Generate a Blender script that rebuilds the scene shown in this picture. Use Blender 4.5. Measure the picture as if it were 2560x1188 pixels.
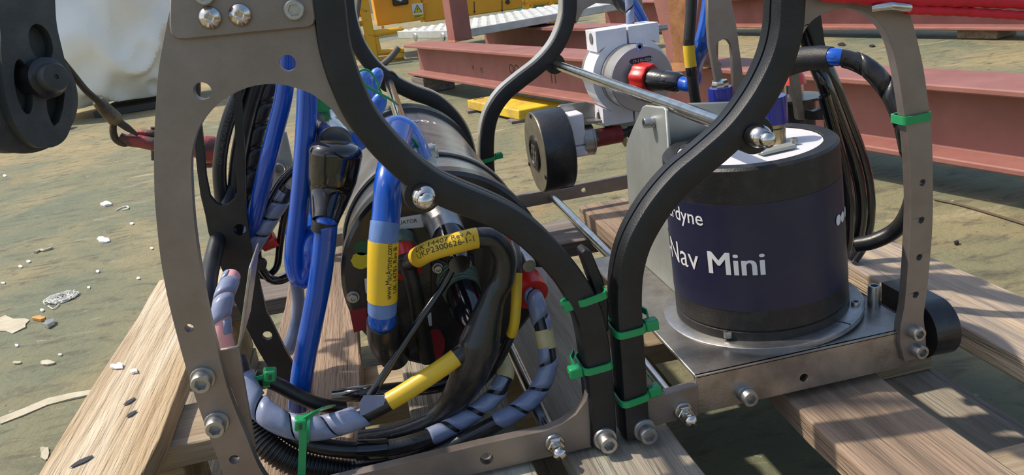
import bpy, bmesh, math, random
import numpy as np
from mathutils import Vector, Matrix, noise
from mathutils.geometry import tessellate_polygon

for _o in list(bpy.data.objects):
    bpy.data.objects.remove(_o)
scene = bpy.context.scene
COL = scene.collection
random.seed(7)
R_ = math.radians

# ------------------------------------------------------------------ camera
FPX = 2000.0            # focal length in pixels of the 2560 x 1188 frame
PITCH, ROLL, YAW = R_(18.5), R_(7.75), R_(-9.0)
H = 0.482               # camera height over the deck; world X = across the skid, Y = away, Z = up
_up = np.array([0, -math.cos(PITCH), -math.sin(PITCH)])
_fw = np.array([0, -math.sin(PITCH), math.cos(PITCH)])
_rt = np.array([1.0, 0, 0])
_c, _s = math.cos(ROLL), math.sin(ROLL)
_M = np.array([[_c, _s, 0], [-_s, _c, 0], [0, 0, 1]])
CU = _M @ _up
CD = _M @ (math.cos(YAW) * _fw + math.sin(YAW) * _rt)
CL = _M @ (math.cos(YAW) * _rt - math.sin(YAW) * _fw)
cam_d = bpy.data.cameras.new('camera')
cam = bpy.data.objects.new('camera', cam_d)
COL.objects.link(cam)
cam_d.sensor_fit = 'HORIZONTAL'
cam_d.sensor_width = 36.0
cam_d.lens = 36.0 * FPX / 2560.0
cam_d.clip_start = 0.02
cam_d.clip_end = 200
_ax = [np.array(v, float) for v in ((1, 0, 0), (0, -1, 0), (0, 0, -1))]
_rot = Matrix([[float(w @ a) for a in _ax] for w in (CL, CD, CU)]).to_4x4()
cam.matrix_world = Matrix.Translation((0, 0, H)) @ _rot
scene.camera = cam

# ------------------------------------------------------------------ world, sun, exposure
SUN_DIR = Vector((-0.56, 0.26, 0.86)).normalized()      # towards the sun
wd = bpy.data.worlds.new('sky'); scene.world = wd; wd.use_nodes = True
_n = wd.node_tree.nodes; _l = wd.node_tree.links
sky = _n.new('ShaderNodeTexSky'); sky.sky_type = 'NISHITA'; sky.sun_disc = False
sky.sun_elevation = math.asin(SUN_DIR.z); sky.sun_rotation = math.atan2(SUN_DIR.x, SUN_DIR.y)
sky.air_density = 1.3; sky.dust_density = 2.2; sky.ozone_density = 1.0
_l.new(sky.outputs[0], _n['Background'].inputs[0]); _n['Background'].inputs[1].default_value = 0.16
sun_d = bpy.data.lights.new('sun', 'SUN'); sun = bpy.data.objects.new('sun', sun_d); COL.objects.link(sun)
sun.rotation_euler = SUN_DIR.to_track_quat('Z', 'Y').to_euler()
sun_d.energy = 4.2; sun_d.angle = R_(1.2); sun_d.color = (1.0, 0.90, 0.74)
vs = scene.view_settings
vs.view_transform = 'Standard'; vs.look = 'None'; vs.gamma = 1; vs.use_curve_mapping = False
vs.exposure = 0.12

# ------------------------------------------------------------------ pixel -> place
def ray(x, y):
    c = np.array([(x - 1280) / FPX, (y - 594) / FPX, 1.0])
    return np.array([CL @ c, CD @ c, CU @ c])
def onY(x, y, Y):
    d = ray(x, y); d = d * (Y / d[1]); return Vector((d[0], d[1], d[2] + H))
def onZ(x, y, Z):
    d = ray(x, y); d = d * ((Z - H) / d[2]); return Vector((d[0], d[1], d[2] + H))
def onX(x, y, X):
    d = ray(x, y); d = d * (X / d[0]); return Vector((d[0], d[1], d[2] + H))
def onP(x, y, p, n):
    d = Vector(ray(x, y)); o = Vector((0, 0, H))
    return o + d * ((p - o).dot(n) / d.dot(n))
def depth(p):
    return float(p[0] * CL[2] + p[1] * CD[2] + (p[2] - H) * CU[2])
def pxr(wpx, p):                     # half of a pixel width, in metres at point p
    return 0.5 * wpx * depth(p) / FPX

# ------------------------------------------------------------------ materials
MATS = {}
def mat(name, col, rough=0.5, metal=0.0, col2=None, nscale=30, nlo=0.4, nhi=0.65, bump=0, bscale=200, coat=0, stretch=None, trans=0, col3=None, n3=(8, .55, .7), spec=None, rvar=0, alpha=1, sss=0):
    m = bpy.data.materials.new(name); m.use_nodes = True
    nt = m.node_tree; N = nt.nodes; L = nt.links; b = N['Principled BSDF']
    b.inputs['Roughness'].default_value = rough; b.inputs['Metallic'].default_value = metal
    b.inputs['Base Color'].default_value = (*col, 1)
    if coat: b.inputs['Coat Weight'].default_value = coat; b.inputs['Coat Roughness'].default_value = 0.08
    if trans: b.inputs['Transmission Weight'].default_value = trans
    if spec is not None: b.inputs['Specular IOR Level'].default_value = spec
    if alpha < 1: b.inputs['Alpha'].default_value = alpha
    if sss: b.inputs['Subsurface Weight'].default_value = sss; b.inputs['Subsurface Radius'].default_value = (.01, .01, .01); b.inputs['Subsurface Scale'].default_value = .3
    tc = N.new('ShaderNodeTexCoord'); mp = N.new('ShaderNodeMapping'); L.new(tc.outputs['Object'], mp.inputs[0])
    if stretch: mp.inputs['Scale'].default_value = stretch
    def nz(scale, detail=5, src=mp):
        t = N.new('ShaderNodeTexNoise'); t.inputs['Scale'].default_value = scale; t.inputs['Detail'].default_value = detail; t.inputs['Roughness'].default_value = .62
        L.new(src.outputs[0], t.inputs['Vector']); return t
    last = None
    if col2:
        t = nz(nscale); r = N.new('ShaderNodeMapRange'); r.inputs[1].default_value = nlo; r.inputs[2].default_value = nhi
        L.new(t.outputs[0], r.inputs[0]); mx = N.new('ShaderNodeMix'); mx.data_type = 'RGBA'
        mx.inputs[6].default_value = (*col, 1); mx.inputs[7].default_value = (*col2, 1); L.new(r.outputs[0], mx.inputs[0]); last = mx
        if rvar:
            rr = N.new('ShaderNodeMapRange'); rr.inputs[3].default_value = rough; rr.inputs[4].default_value = rough + rvar
            L.new(t.outputs[0], rr.inputs[0]); rr.inputs[1].default_value = nlo; rr.inputs[2].default_value = nhi; L.new(rr.outputs[0], b.inputs['Roughness'])
    if col3:
        t3 = nz(n3[0]); r3 = N.new('ShaderNodeMapRange'); r3.inputs[1].default_value = n3[1]; r3.inputs[2].default_value = n3[2]
        L.new(t3.outputs[0], r3.inputs[0]); m3 = N.new('ShaderNodeMix'); m3.data_type = 'RGBA'
        if last: L.new(last.outputs[2], m3.inputs[6])
        else: m3.inputs[6].default_value = (*col, 1)
        m3.inputs[7].default_value = (*col3, 1); L.new(r3.outputs[0], m3.inputs[0]); last = m3
    if last: L.new(last.outputs[2], b.inputs['Base Color'])
    if bump:
        tb = nz(bscale, 4); bp = N.new('ShaderNodeBump'); bp.inputs['Strength'].default_value = bump; bp.inputs['Distance'].default_value = .002
        L.new(tb.outputs[0], bp.inputs['Height']); L.new(bp.outputs[0], b.inputs['Normal'])
    MATS[name] = m
    return m

mat('plate_steel', (.23, .195, .175), .42, .72, (.30, .26, .235), 26, .35, .7, .12, 900, rvar=.1)
mat('bright_steel', (.62, .59, .55), .17, 1, (.42, .40, .38), 60, .45, .7, 0)
mat('dull_steel', (.45, .44, .43), .34, .9, (.32, .31, .30), 80, .4, .7, .1, 700)
mat('tray_steel', (.40, .38, .36), .33, .85, (.27, .25, .24), 40, .4, .65, .08, 500, col3=(.55, .54, .52), n3=(14, .6, .75))
mat('galv_sheet', (.40, .42, .40), .5, .55, (.31, .33, .31), 30, .35, .7, .05, 400)
mat('galv_light', (.60, .62, .61), .5, .35, (.42, .44, .43), 12, .35, .7, .1, 200)
mat('bottle_steel', (.46, .45, .44), .26, .9, (.30, .28, .27), 22, .4, .65, .12, 260, stretch=(1, .5, 1), col3=(.34, .20, .11), n3=(17, .57, .7))
mat('rubber', (.006, .0065, .008), .44, 0, (.016, .017, .02), 40, .45, .75, .25, 900, spec=.5)
mat('black_plate', (.016, .017, .02), .36, .3, (.03, .03, .033), 40, .4, .7, .1, 600)
mat('black_plastic', (.012, .012, .014), .3, 0, (.028, .028, .03), 50, .45, .75, .15, 500, coat=.2)
mat('gloss_black', (.008, .008, .01), .12, 0, coat=.6)
mat('cable_black', (.014, .014, .016), .34, 0, (.028, .028, .03), 60, .4, .7, .1, 900)
mat('hose_blue', (.003, .065, .40), .22, 0, (.005, .085, .48), 20, .4, .7, 0, coat=.45)
mat('wrap_blue', (.03, .15, .62), .16, 0, (.12, .26, .68), 70, .4, .65, .25, 140, coat=.8)
mat('tape_blue', (.10, .19, .46), .35, 0, (.15, .25, .5), 60, .4, .7, .1, 300)
mat('spiral_grey', (.17, .21, .34), .34, 0, (.24, .28, .42), 40, .35, .7, .1, 300, coat=.2, trans=.0)
mat('tan_tape', (.52, .43, .2), .45, 0, (.6, .52, .3), 60, .4, .7)
mat('yellow_sleeve', (.70, .46, .02), .38, 0, (.62, .42, .04), 60, .4, .7, .05, 500)
mat('ink', (.03, .025, .01), .6)
mat('white_print', (.75, .75, .78), .5)
mat('red_plastic', (.62, .02, .015), .35, 0, (.5, .03, .02), 60, .4, .7, coat=.2)
mat('red_sleeve', (.17, .012, .015), .5, 0, (.22, .02, .02), 90, .4, .7, .1, 500)
mat('red_webbing', (.62, .012, .03), .7, 0, (.5, .01, .02), 60, .4, .7, .5, 500)
mat('green_tie', (.006, .27, .085), .35, 0, coat=.15)
mat('green_metal', (.10, .16, .12), .4, .3, (.17, .22, .16), 200, .4, .7)
mat('white_plastic', (.72, .72, .78), .42, 0, (.62, .62, .68), 50, .4, .7, .05, 300)
mat('label_white', (.66, .66, .68), .6)
mat('navy_label', (.012, .014, .045), .42, 0, (.02, .021, .05), 30, .4, .7, .05, 900)
mat('nav_black', (.013, .013, .015), .42, 0, (.03, .03, .03), 90, .5, .75, .2, 700)
mat('disc_white', (.62, .62, .66), .5)
mat('sonar_silver', (.50, .46, .46), .38, .6, (.42, .39, .39), 30, .35, .7, .05, 800)
mat('ring_light', (.62, .60, .56), .3, .7)
mat('brass', (.42, .33, .18), .3, .9)
mat('cap_blue', (.012, .02, .22), .25, 0, coat=.4)
mat('sticker_green', (.006, .09, .035), .5); mat('sticker_yellow', (.6, .5, .015), .5); mat('sticker_red', (.28, .012, .02), .5)
mat('foam_pink', (.75, .36, .38), .6)
mat('shackle_red', (.30, .055, .05), .48, .15, (.07, .045, .04), 45, .45, .6, .5, 160)
mat('rope_steel', (.06, .05, .04), .6, .4, (.10, .07, .04), 90, .4, .7, .7, 300)
mat('ferrule', (.20, .17, .12), .5, .7, (.10, .08, .06), 60, .4, .65, .5, 200)
mat('block_paint', (.040, .046, .046), .5, .2, (.075, .08, .075), 30, .45, .75, .3, 200)
mat('primer', (.30, .125, .105), .62, 0, (.23, .085, .07), 9, .35, .7, .25, 120, col3=(.20, .09, .04), n3=(3.2, .62, .74))
mat('primer_rust', (.30, .14, .05), .8, 0, (.18, .07, .03), 22, .35, .65, .7, 90)
mat('machine_yellow', (.78, .36, .012), .42, 0, (.70, .30, .012), 6, .4, .7, .05, 100, coat=.1)
mat('frame_yellow', (.76, .40, .02), .5, 0, (.12, .09, .06), 24, .60, .66, .3, 80)
mat('plate_yellow', (.72, .50, .02), .6, 0, (.40, .24, .07), 7, .45, .68, .35, 60)
mat('hose_grey', (.12, .11, .105), .7)
mat('tarp', (.90, .88, .83), .6, 0, (.80, .78, .75), 3, .4, .7, .15, 40, col3=(.58, .42, .24), n3=(2.6, .60, .74))
mat('tarp_dark', (.06, .055, .05), .9)
mat('wall_cream', (.66, .60, .50), .7, 0, (.6, .54, .45), 3)
mat('wall_rust', (.38, .18, .05), .8)
mat('paper', (.78, .76, .72), .8); mat('foil', (.6, .62, .66), .25, .8); mat('leaf', (.5, .25, .07), .7)
mat('paint_flake', (.50, .45, .34), .8, 0, (.40, .36, .26), 40)
mat('wire', (.12, .09, .06), .6, .5)
mat('teal', (.03, .16, .15), .6)
mat('panel_dark', (.02, .02, .022), .4)
mat('splinter', (.62, .44, .16), .8, 0, (.4, .27, .09), 90, stretch=(1, .15, 1))

def wood(name, base, dark, axis, tint=None, sc=1.0):
    st = {'Y': (62, 3.2, 62), 'X': (3.2, 62, 62)}[axis]
    m = mat(name, base, .85, 0, dark, 1.0 * sc, .38, .62, 1.0, 1.8, stretch=st, col3=tint, n3=(.30, .50, .68))
    for nd in m.node_tree.nodes:
        if nd.type == 'BUMP': nd.inputs['Distance'].default_value = .006
    return m
wood('wood_sun', (.60, .50, .375), (.36, .27, .17), 'Y', (.36, .25, .13))
wood('wood_right', (.50, .38, .26), (.27, .22, .18), 'Y', (.20, .18, .18))
wood('wood_brown', (.29, .20, .14), (.17, .12, .085), 'Y', (.36, .27, .19))
wood('wood_grey', (.31, .27, .215), (.20, .17, .135), 'Y', (.34, .35, .28))
wood('wood_cross', (.44, .36, .25), (.28, .21, .14), 'X', (.25, .19, .13))
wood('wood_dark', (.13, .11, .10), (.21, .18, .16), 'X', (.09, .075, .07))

def deck_material():
    m = bpy.data.materials.new('deck_paint'); m.use_nodes = True; nt = m.node_tree; N = nt.nodes; L = nt.links; b = N['Principled BSDF']
    tc = N.new('ShaderNodeTexCoord')
    def nz(scale, detail, st=(1, 1, 1), dist=0):
        mp = N.new('ShaderNodeMapping'); mp.inputs['Scale'].default_value = st; L.new(tc.outputs['Object'], mp.inputs[0])
        t = N.new('ShaderNodeTexNoise'); t.inputs['Scale'].default_value = scale; t.inputs['Detail'].default_value = detail; t.inputs['Roughness'].default_value = .65; t.inputs['Distortion'].default_value = dist
        L.new(mp.outputs[0], t.inputs['Vector']); return t
    def mix(a, c, fac, lo, hi):
        r = N.new('ShaderNodeMapRange'); r.inputs[1].default_value = lo; r.inputs[2].default_value = hi; L.new(fac.outputs[0], r.inputs[0])
        x = N.new('ShaderNodeMix'); x.data_type = 'RGBA'
        if isinstance(a, tuple): x.inputs[6].default_value = (*a, 1)
        else: L.new(a.outputs[2], x.inputs[6])
        x.inputs[7].default_value = (*c, 1); L.new(r.outputs[0], x.inputs[0]); return x
    a = mix((.19, .18, .10), (.115, .145, .095), nz(1.5, 5), .42, .64)
    a = mix(a, (.38, .28, .13), nz(.85, 6, (1, .8, 1), .6), .46, .66)
    a = mix(a, (.30, .19, .07), nz(4.2, 6, (1, .5, 1), .5), .60, .72)
    a = mix(a, (.36, .31, .20), nz(7, 8, (.5, 1.6, 1), 1.0), .60, .70)
    a = mix(a, (.17, .22, .15), nz(3.1, 7, (1, 1, 1), .8), .64, .72)
    a = mix(a, (.09, .085, .055), nz(24, 8, (.6, 1.3, 1), .8), .50, .68)
    a = mix(a, (.48, .42, .30), nz(60, 5, (.6, 1, 1), .5), .67, .72)
    a = mix(a, (.06, .05, .035), nz(75, 4, (.8, 1, 1)), .68, .73)
    L.new(a.outputs[2], b.inputs['Base Color']); b.inputs['Roughness'].default_value = .78
    tb = nz(90, 8); bp = N.new('ShaderNodeBump'); bp.inputs['Strength'].default_value = .8; bp.inputs['Distance'].default_value = .005
    L.new(tb.outputs[0], bp.inputs['Height']); L.new(bp.outputs[0], b.inputs['Normal'])
    MATS['deck_paint'] = m
deck_material()

# ------------------------------------------------------------------ mesh helpers
def link(name, me, m, parent=None, M=None, smooth=False):
    o = bpy.data.objects.new(name, me); COL.objects.link(o)
    if m and not me.materials: me.materials.append(MATS[m])
    if parent is not None:
        o.parent = parent
        if parent.get('_loc') is not None: o.matrix_parent_inverse = Matrix.Translation(-Vector(parent['_loc']))
    if M is not None: o.matrix_basis = M
    if smooth:
        for p in me.polygons: p.use_smooth = True
        me.set_sharp_from_angle(angle=R_(38))
    return o
def mesh(name, V, F, m, parent=None, M=None, smooth=False, recalc=True):
    me = bpy.data.meshes.new(name); me.from_pydata([tuple(v) for v in V], [], F)
    if recalc:
        bm = bmesh.new(); bm.from_mesh(me); bmesh.ops.recalc_face_normals(bm, faces=bm.faces); bm.to_mesh(me); bm.free()
    return link(name, me, m, parent, M, smooth)
def thing(name, loc, label, cat, group=None):
    o = bpy.data.objects.new(name, None); COL.objects.link(o); o.location = loc; o.empty_display_size = .02
    o['_loc'] = tuple(loc); return tag(o, label, cat, group)
def tag(o, label=None, cat=None, group=None, kind=None):
    if label: o['label'] = label
    if cat: o['category'] = cat
    if group: o['group'] = group
    if kind: o['kind'] = kind
    return o
def bevel(o, w=.0008, seg=2, ang=40):
    md = o.modifiers.new('bevel', 'BEVEL'); md.width = w; md.segments = seg; md.limit_method = 'ANGLE'; md.angle_limit = R_(ang)
    for p in o.data.polygons: p.use_smooth = True
    o.data.set_sharp_from_angle(angle=R_(38)); md.harden_normals = False
    return o

def cr(pts, n=8, closed=False):
    """Catmull-Rom through points (any dimension)"""
    P = [np.array(p, float) for p in pts]; out = []; k = len(P)
    rng = range(k) if closed else range(k - 1)
    for i in rng:
        p1, p2 = P[i], P[(i + 1) % k]
        p0 = P[(i - 1) % k] if (closed or i > 0) else 2 * p1 - p2
        p3 = P[(i + 2) % k] if (closed or i < k - 2) else 2 * p2 - p1
        for j in range(n):
            t = j / n
            out.append(.5 * ((2 * p1) + (p2 - p0) * t + (2 * p0 - 5 * p1 + 4 * p2 - p3) * t * t + (3 * p1 - p0 - 3 * p2 + p3) * t ** 3))
    if not closed: out.append(P[-1])
    return out
def resample(P, n):
    P = [Vector(p) for p in P]; d = [0]
    for a, b in zip(P, P[1:]): d.append(d[-1] + (b - a).length)
    out = []; j = 0
    for i in range(n):
        t = d[-1] * i / (n - 1)
        while j < len(P) - 2 and d[j + 1] < t: j += 1
        u = (t - d[j]) / max(1e-9, d[j + 1] - d[j]); out.append(P[j].lerp(P[j + 1], min(1, max(0, u))))
    return out
def frames(P):
    T = []
    for i in range(len(P)):
        a = P[max(0, i - 1)]; b = P[min(len(P) - 1, i + 1)]; T.append((b - a).normalized())
    ref = Vector((0, -1, 0)) if abs(T[0].y) < .9 else Vector((0, 0, 1))
    N = (ref - T[0] * ref.dot(T[0])).normalized(); out = []
    for t in T:
        N = (N - t * N.dot(t)).normalized(); out.append((t, N, t.cross(N)))
    return out
def tube_data(P, r, seg=16, caps=True):
    P = [Vector(p) for p in P]; fr = frames(P); V = []; F = []
    for i, (p, (t, n, b)) in enumerate(zip(P, fr)):
        rr = r[i] if isinstance(r, (list, tuple)) else r
        for k in range(seg):
            a = 2 * math.pi * k / seg; V.append(p + n * (rr * math.cos(a)) + b * (rr * math.sin(a)))
    for i in range(len(P) - 1):
        for k in range(seg):
            F.append((i * seg + k, i * seg + (k + 1) % seg, (i + 1) * seg + (k + 1) % seg, (i + 1) * seg + k))
    if caps: F.append(tuple(range(seg))[::-1]); F.append(tuple((len(P) - 1) * seg + k for k in range(seg)))
    return V, F
def tube(name, P, r, m, parent=None, seg=16, smooth=True):
    V, F = tube_data(P, r, seg); return mesh(name, V, F, m, parent, smooth=smooth)
def spiral(name, P, r, pitch, m, parent, gap=.14, steps=22):
    """flat plastic strip wound along path P"""
    P = [Vector(p) for p in P]; L = sum((b - a).length for a, b in zip(P, P[1:])); Q = resample(P, 240); fr = frames(Q)
    def at(s):
        u = min(1, max(0, s / L)) * (len(Q) - 1); i = min(len(Q) - 2, int(u)); w = u - i
        return Q[i].lerp(Q[i + 1], w), fr[i][1], fr[i][2]
    V = []; F = []; w = pitch * (1 - gap); n = int(L / pitch * steps); K = 5
    for i in range(n + 1):
        s0 = L * i / n; a = 2 * math.pi * i / steps
        for k in range(K):
            s = s0 + (k / (K - 1) - .5) * w; p, N, B = at(s)
            rr = r * (1.0 if k in (0, K - 1) else 1.025); V.append(p + (N * math.cos(a) + B * math.sin(a)) * rr)
    for i in range(n):
        for k in range(K - 1): F.append((i * K + k, i * K + k + 1, (i + 1) * K + k + 1, (i + 1) * K + k))
    o = mesh(name, V, F, m, parent, smooth=True, recalc=False)
    md = o.modifiers.new('thickness', 'SOLIDIFY'); md.thickness = r * .12; md.offset = 1
    return o
def lathe(name, prof, m, parent=None, M=None, seg=40, smooth=True):
    """prof: (radius, height) pairs, axis local Z"""
    V = []; F = []; n = len(prof)
    for r, z in prof:
        for k in range(seg):
            a = 2 * math.pi * k / seg; V.append((r * math.cos(a), r * math.sin(a), z))
    for i in range(n - 1):
        for k in range(seg): F.append((i * seg + k, i * seg + (k + 1) % seg, (i + 1) * seg + (k + 1) % seg, (i + 1) * seg + k))
    if prof[0][0] > 1e-6: F.append(tuple(range(seg))[::-1])
    if prof[-1][0] > 1e-6: F.append(tuple((n - 1) * seg + k for k in range(seg)))
    me = bpy.data.meshes.new(name); me.from_pydata(V, [], F)
    bm = bmesh.new(); bm.from_mesh(me); bmesh.ops.remove_doubles(bm, verts=bm.verts, dist=1e-7); bmesh.ops.recalc_face_normals(bm, faces=bm.faces); bm.to_mesh(me); bm.free()
    return link(name, me, m, parent, M, smooth)
def aim(p, d, up=(0, 0, 1)):
    """matrix whose local Z looks along d"""
    d = Vector(d).normalized(); u = Vector(up)
    if abs(d.dot(u)) > .98: u = Vector((0, 1, 0))
    x = u.cross(d).normalized(); y = d.cross(x)
    return Matrix(((x.x, y.x, d.x, p[0]), (x.y, y.y, d.y, p[1]), (x.z, y.z, d.z, p[2]), (0, 0, 0, 1)))
FRONT = (0, -1, 0)
def prism(name, outer, holes, origin, ex, ey, ez, thick, m, parent=None, bev=.0008, M=None):
    """2-D outline (u,v) with holes -> slab: origin + u ex + v ey, extruded thick along ez"""
    def orient(l, ccw):
        a = sum(l[i][0] * l[(i + 1) % len(l)][1] - l[(i + 1) % len(l)][0] * l[i][1] for i in range(len(l)))
        return list(l) if (a > 0) == ccw else list(l)[::-1]
    loops = [orient(outer, True)] + [orient(h, False) for h in holes]
    tri = tessellate_polygon([[Vector((p[0], p[1], 0)) for p in l] for l in loops])
    flat = [p for l in loops for p in l]; n = len(flat)
    o = Vector(origin); ex, ey, ez = Vector(ex), Vector(ey), Vector(ez)
    V = [o + ex * p[0] + ey * p[1] for p in flat]; V += [v + ez * thick for v in V]
    F = [tuple(t) for t in tri] + [tuple(i + n for i in t)[::-1] for t in tri]; s = 0
    for l in loops:
        k = len(l)
        for i in range(k): F.append((s + i, s + (i + 1) % k, n + s + (i + 1) % k, n + s + i))
        s += k
    ob = mesh(name, V, F, m, parent, M)
    if bev: bevel(ob, bev, 1)
    return ob
def circ(c, r, n=20):
    return [(c[0] + r * math.cos(2 * math.pi * k / n), c[1] + r * math.sin(2 * math.pi * k / n)) for k in range(n)]
def pXZ(pts, Y):
    out = []
    for p in pts:
        q = onY(p[0], p[1], Y); out.append((q.x, q.z))
    return out
def plateY(name, outer_px, holes_px, Y, thick, m, parent, bev=.0008):
    """upright plate parallel to the skid's front, outline traced on its front face"""
    return prism(name, pXZ(outer_px, Y), [pXZ(h, Y) if not (len(h) == 3 and not hasattr(h[0], '__len__')) else None for h in holes_px], (0, Y, 0), (1, 0, 0), (0, 0, 1), (0, 1, 0), thick, m, parent, bev)
def hole(px, py, wpx, Y):
    q = onY(px, py, Y); return circ((q.x, q.z), pxr(wpx, q), 20)
def box(name, lo, hi, m, parent=None, bev=.001, M=None):
    x0, y0, z0 = lo; x1, y1, z1 = hi
    V = [(x0, y0, z0), (x1, y0, z0), (x1, y1, z0), (x0, y1, z0), (x0, y0, z1), (x1, y0, z1), (x1, y1, z1), (x0, y1, z1)]
    F = [(0, 3, 2, 1), (4, 5, 6, 7), (0, 1, 5, 4), (1, 2, 6, 5), (2, 3, 7, 6), (3, 0, 4, 7)]
    o = mesh(name, V, F, m, parent, M)
    if bev: bevel(o, bev, 2)
    return o
def sweep_profile(name, P, prof, m, parent=None, caps=True, up=Vector((0, 1, 0))):
    """2-D profile (side, deep) swept along planar path P; side = in-plane normal, deep = up"""
    P = [Vector(p) for p in P]; V = []; F = []; k = len(prof)
    for i, p in enumerate(P):
        t = (P[min(len(P) - 1, i + 1)] - P[max(0, i - 1)]).normalized(); s = t.cross(up).normalized()
        for a, b in prof: V.append(p + s * a + up * b)
    for i in range(len(P) - 1):
        for j in range(k): F.append((i * k + j, i * k + (j + 1) % k, (i + 1) * k + (j + 1) % k, (i + 1) * k + j))
    if caps: F.append(tuple(range(k))[::-1]); F.append(tuple((len(P) - 1) * k + j for j in range(k)))
    return mesh(name, V, F, m, parent, smooth=True)
def text_data(body, size, bold=0.0):
    cu = bpy.data.curves.new('t', 'FONT'); cu.body = body; cu.size = size; cu.align_x = 'LEFT'; cu.align_y = 'CENTER'; cu.offset = bold; cu.resolution_u = 3
    o = bpy.data.objects.new('t', cu); COL.objects.link(o); dg = bpy.context.evaluated_depsgraph_get(); dg.update()
    me = bpy.data.meshes.new_from_object(o.evaluated_get(dg)); bpy.data.objects.remove(o); bpy.data.curves.remove(cu)
    bm = bmesh.new(); bm.from_mesh(me); bmesh.ops.subdivide_edges(bm, edges=[e for e in bm.edges if e.calc_length() > size * .12], cuts=2); bmesh.ops.triangulate(bm, faces=bm.faces)
    bm.to_mesh(me); bm.free(); return me
def text_flat(name, body, size, M, m, parent, bold=0.0):
    me = text_data(body, size, bold); me.materials.clear(); me.transform(M); return link(name, me, m, parent)
def text_wrap(name, body, size, C, axis, n0, R, m, parent, around=False, u0=0, v0=0, bold=0.0):
    """print on a cylinder: C axis point, n0 normal facing the reader; along the axis or around it"""
    me = text_data(body, size, bold); me.materials.clear()
    axis = Vector(axis).normalized(); n = Vector(n0); n = (n - axis * n.dot(axis)).normalized(); b = axis.cross(n); C = Vector(C)
    for v in me.vertices:
        u, w = v.co.x + u0, v.co.y + v0
        if around: a = u / R; v.co = C + axis * w + (n * math.cos(a) + b * math.sin(a)) * (R)
        else: a = w / R; v.co = C + axis * u + (n * math.cos(a) - b * math.sin(a)) * (R)
    return link(name, me, m, parent)
# ------------------------------------------------------------------ fasteners (shared meshes)
CACHE = {}
def _ring(V, pts, z):
    s = len(V); V += [(x, y, z) for x, y in pts]; return s
def cap_screw_mesh(r, h, m='dull_steel'):
    key = ('cap', round(r, 5), round(h, 5))
    if key in CACHE: return CACHE[key]
    n = 24; V = []; F = []
    c = lambda q: [(q * math.cos(2 * math.pi * k / n), q * math.sin(2 * math.pi * k / n)) for k in range(n)]
    def hexa(q):
        out = []
        for k in range(n):
            a = 2 * math.pi * k / n; w = (a % (math.pi / 3)) - math.pi / 6; s = q * math.cos(math.pi / 6) / math.cos(w); out.append((s * math.cos(a), s * math.sin(a)))
        return out
    rings = [_ring(V, c(r), 0), _ring(V, c(r), h * .86), _ring(V, c(r * .9), h), _ring(V, hexa(r * .62), h), _ring(V, hexa(r * .58), h * .45)]
    for a, b in zip(rings, rings[1:]):
        for k in range(n): F.append((a + k, a + (k + 1) % n, b + (k + 1) % n, b + k))
    F.append(tuple(rings[-1] + k for k in range(n)))
    me = bpy.data.meshes.new('cap_screw'); me.from_pydata(V, [], F); me.materials.append(MATS[m])
    bm = bmesh.new(); bm.from_mesh(me); bmesh.ops.recalc_face_normals(bm, faces=bm.faces); bm.to_mesh(me); bm.free()
    for p in me.polygons: p.use_smooth = True
    me.set_sharp_from_angle(angle=R_(35)); CACHE[key] = me; return me
def lathe_mesh(key, prof, m, seg=28):
    if key in CACHE: return CACHE[key]
    o = lathe('tmp', prof, m, seg=seg); me = o.data; bpy.data.objects.remove(o); CACHE[key] = me; return me
def cap_screw(parent, p, d=FRONT, r=.0065, h=.008, washer=.0085, name='bolt', m='dull_steel'):
    d = Vector(d).normalized(); t = .0022 if washer else 0
    M = aim(Vector(p) + d * t, d); o = link(name, cap_screw_mesh(r, h, m), None, parent, M)
    if washer:
        w = link('washer', lathe_mesh(('w', round(washer, 5), t), [(r * .5, -t), (washer, -t), (washer, -t * .25), (washer * .95, 0), (r * .5, 0)], 'dull_steel'), None, o)
    return o
def dome_nut(parent, p, d=FRONT, r=.0075, name='dome_nut', two=False):
    d = Vector(d).normalized(); M = aim(Vector(p), d)
    if two:
        prof = [(r * .9, 0)] + [(r * (.06 + .94 * math.sin(math.pi * (.32 + .55 * k / 9))), r * (.9 - 1.05 * math.cos(math.pi * (.32 + .55 * k / 9)))) for k in range(10)]
        z0 = prof[-1][1]; rr = prof[-1][0]
        prof += [(r * .68 * math.sin(math.pi * (.30 + .70 * k / 9)), z0 + r * (.42 - .62 * math.cos(math.pi * (.30 + .7 * k / 9))) - r * .1) for k in range(10)]
        prof[-1] = (0, prof[-1][1])
        return link(name, lathe_mesh(('ball', round(r, 5)), prof, 'bright_steel', 32), None, parent, M)
    base = link(name, lathe_mesh(('flange', round(r, 5)), [(r * 1.08, 0), (r * 1.08, r * .25), (r * .98, r * .4)], 'bright_steel', 28), None, parent, M)
    hx = [(r * .98, r * .35), (r * .98, r * 1.0), (r * .85, r * 1.15)]
    link('hexagon', lathe_mesh(('hex', round(r, 5)), hx, 'bright_steel', 6), None, base)
    pr = [(r * .5, r * 1.1), (r * .5, r * 1.5)] + [(r * .74 * math.sin(math.pi * (.22 + .78 * k / 10)), r * (2.15 - .74 * math.cos(math.pi * (.22 + .78 * k / 10)))) for k in range(11)]
    pr[-1] = (0, pr[-1][1])
    link('dome', lathe_mesh(('dome', round(r, 5)), pr, 'bright_steel', 24), None, base)
    return base

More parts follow.
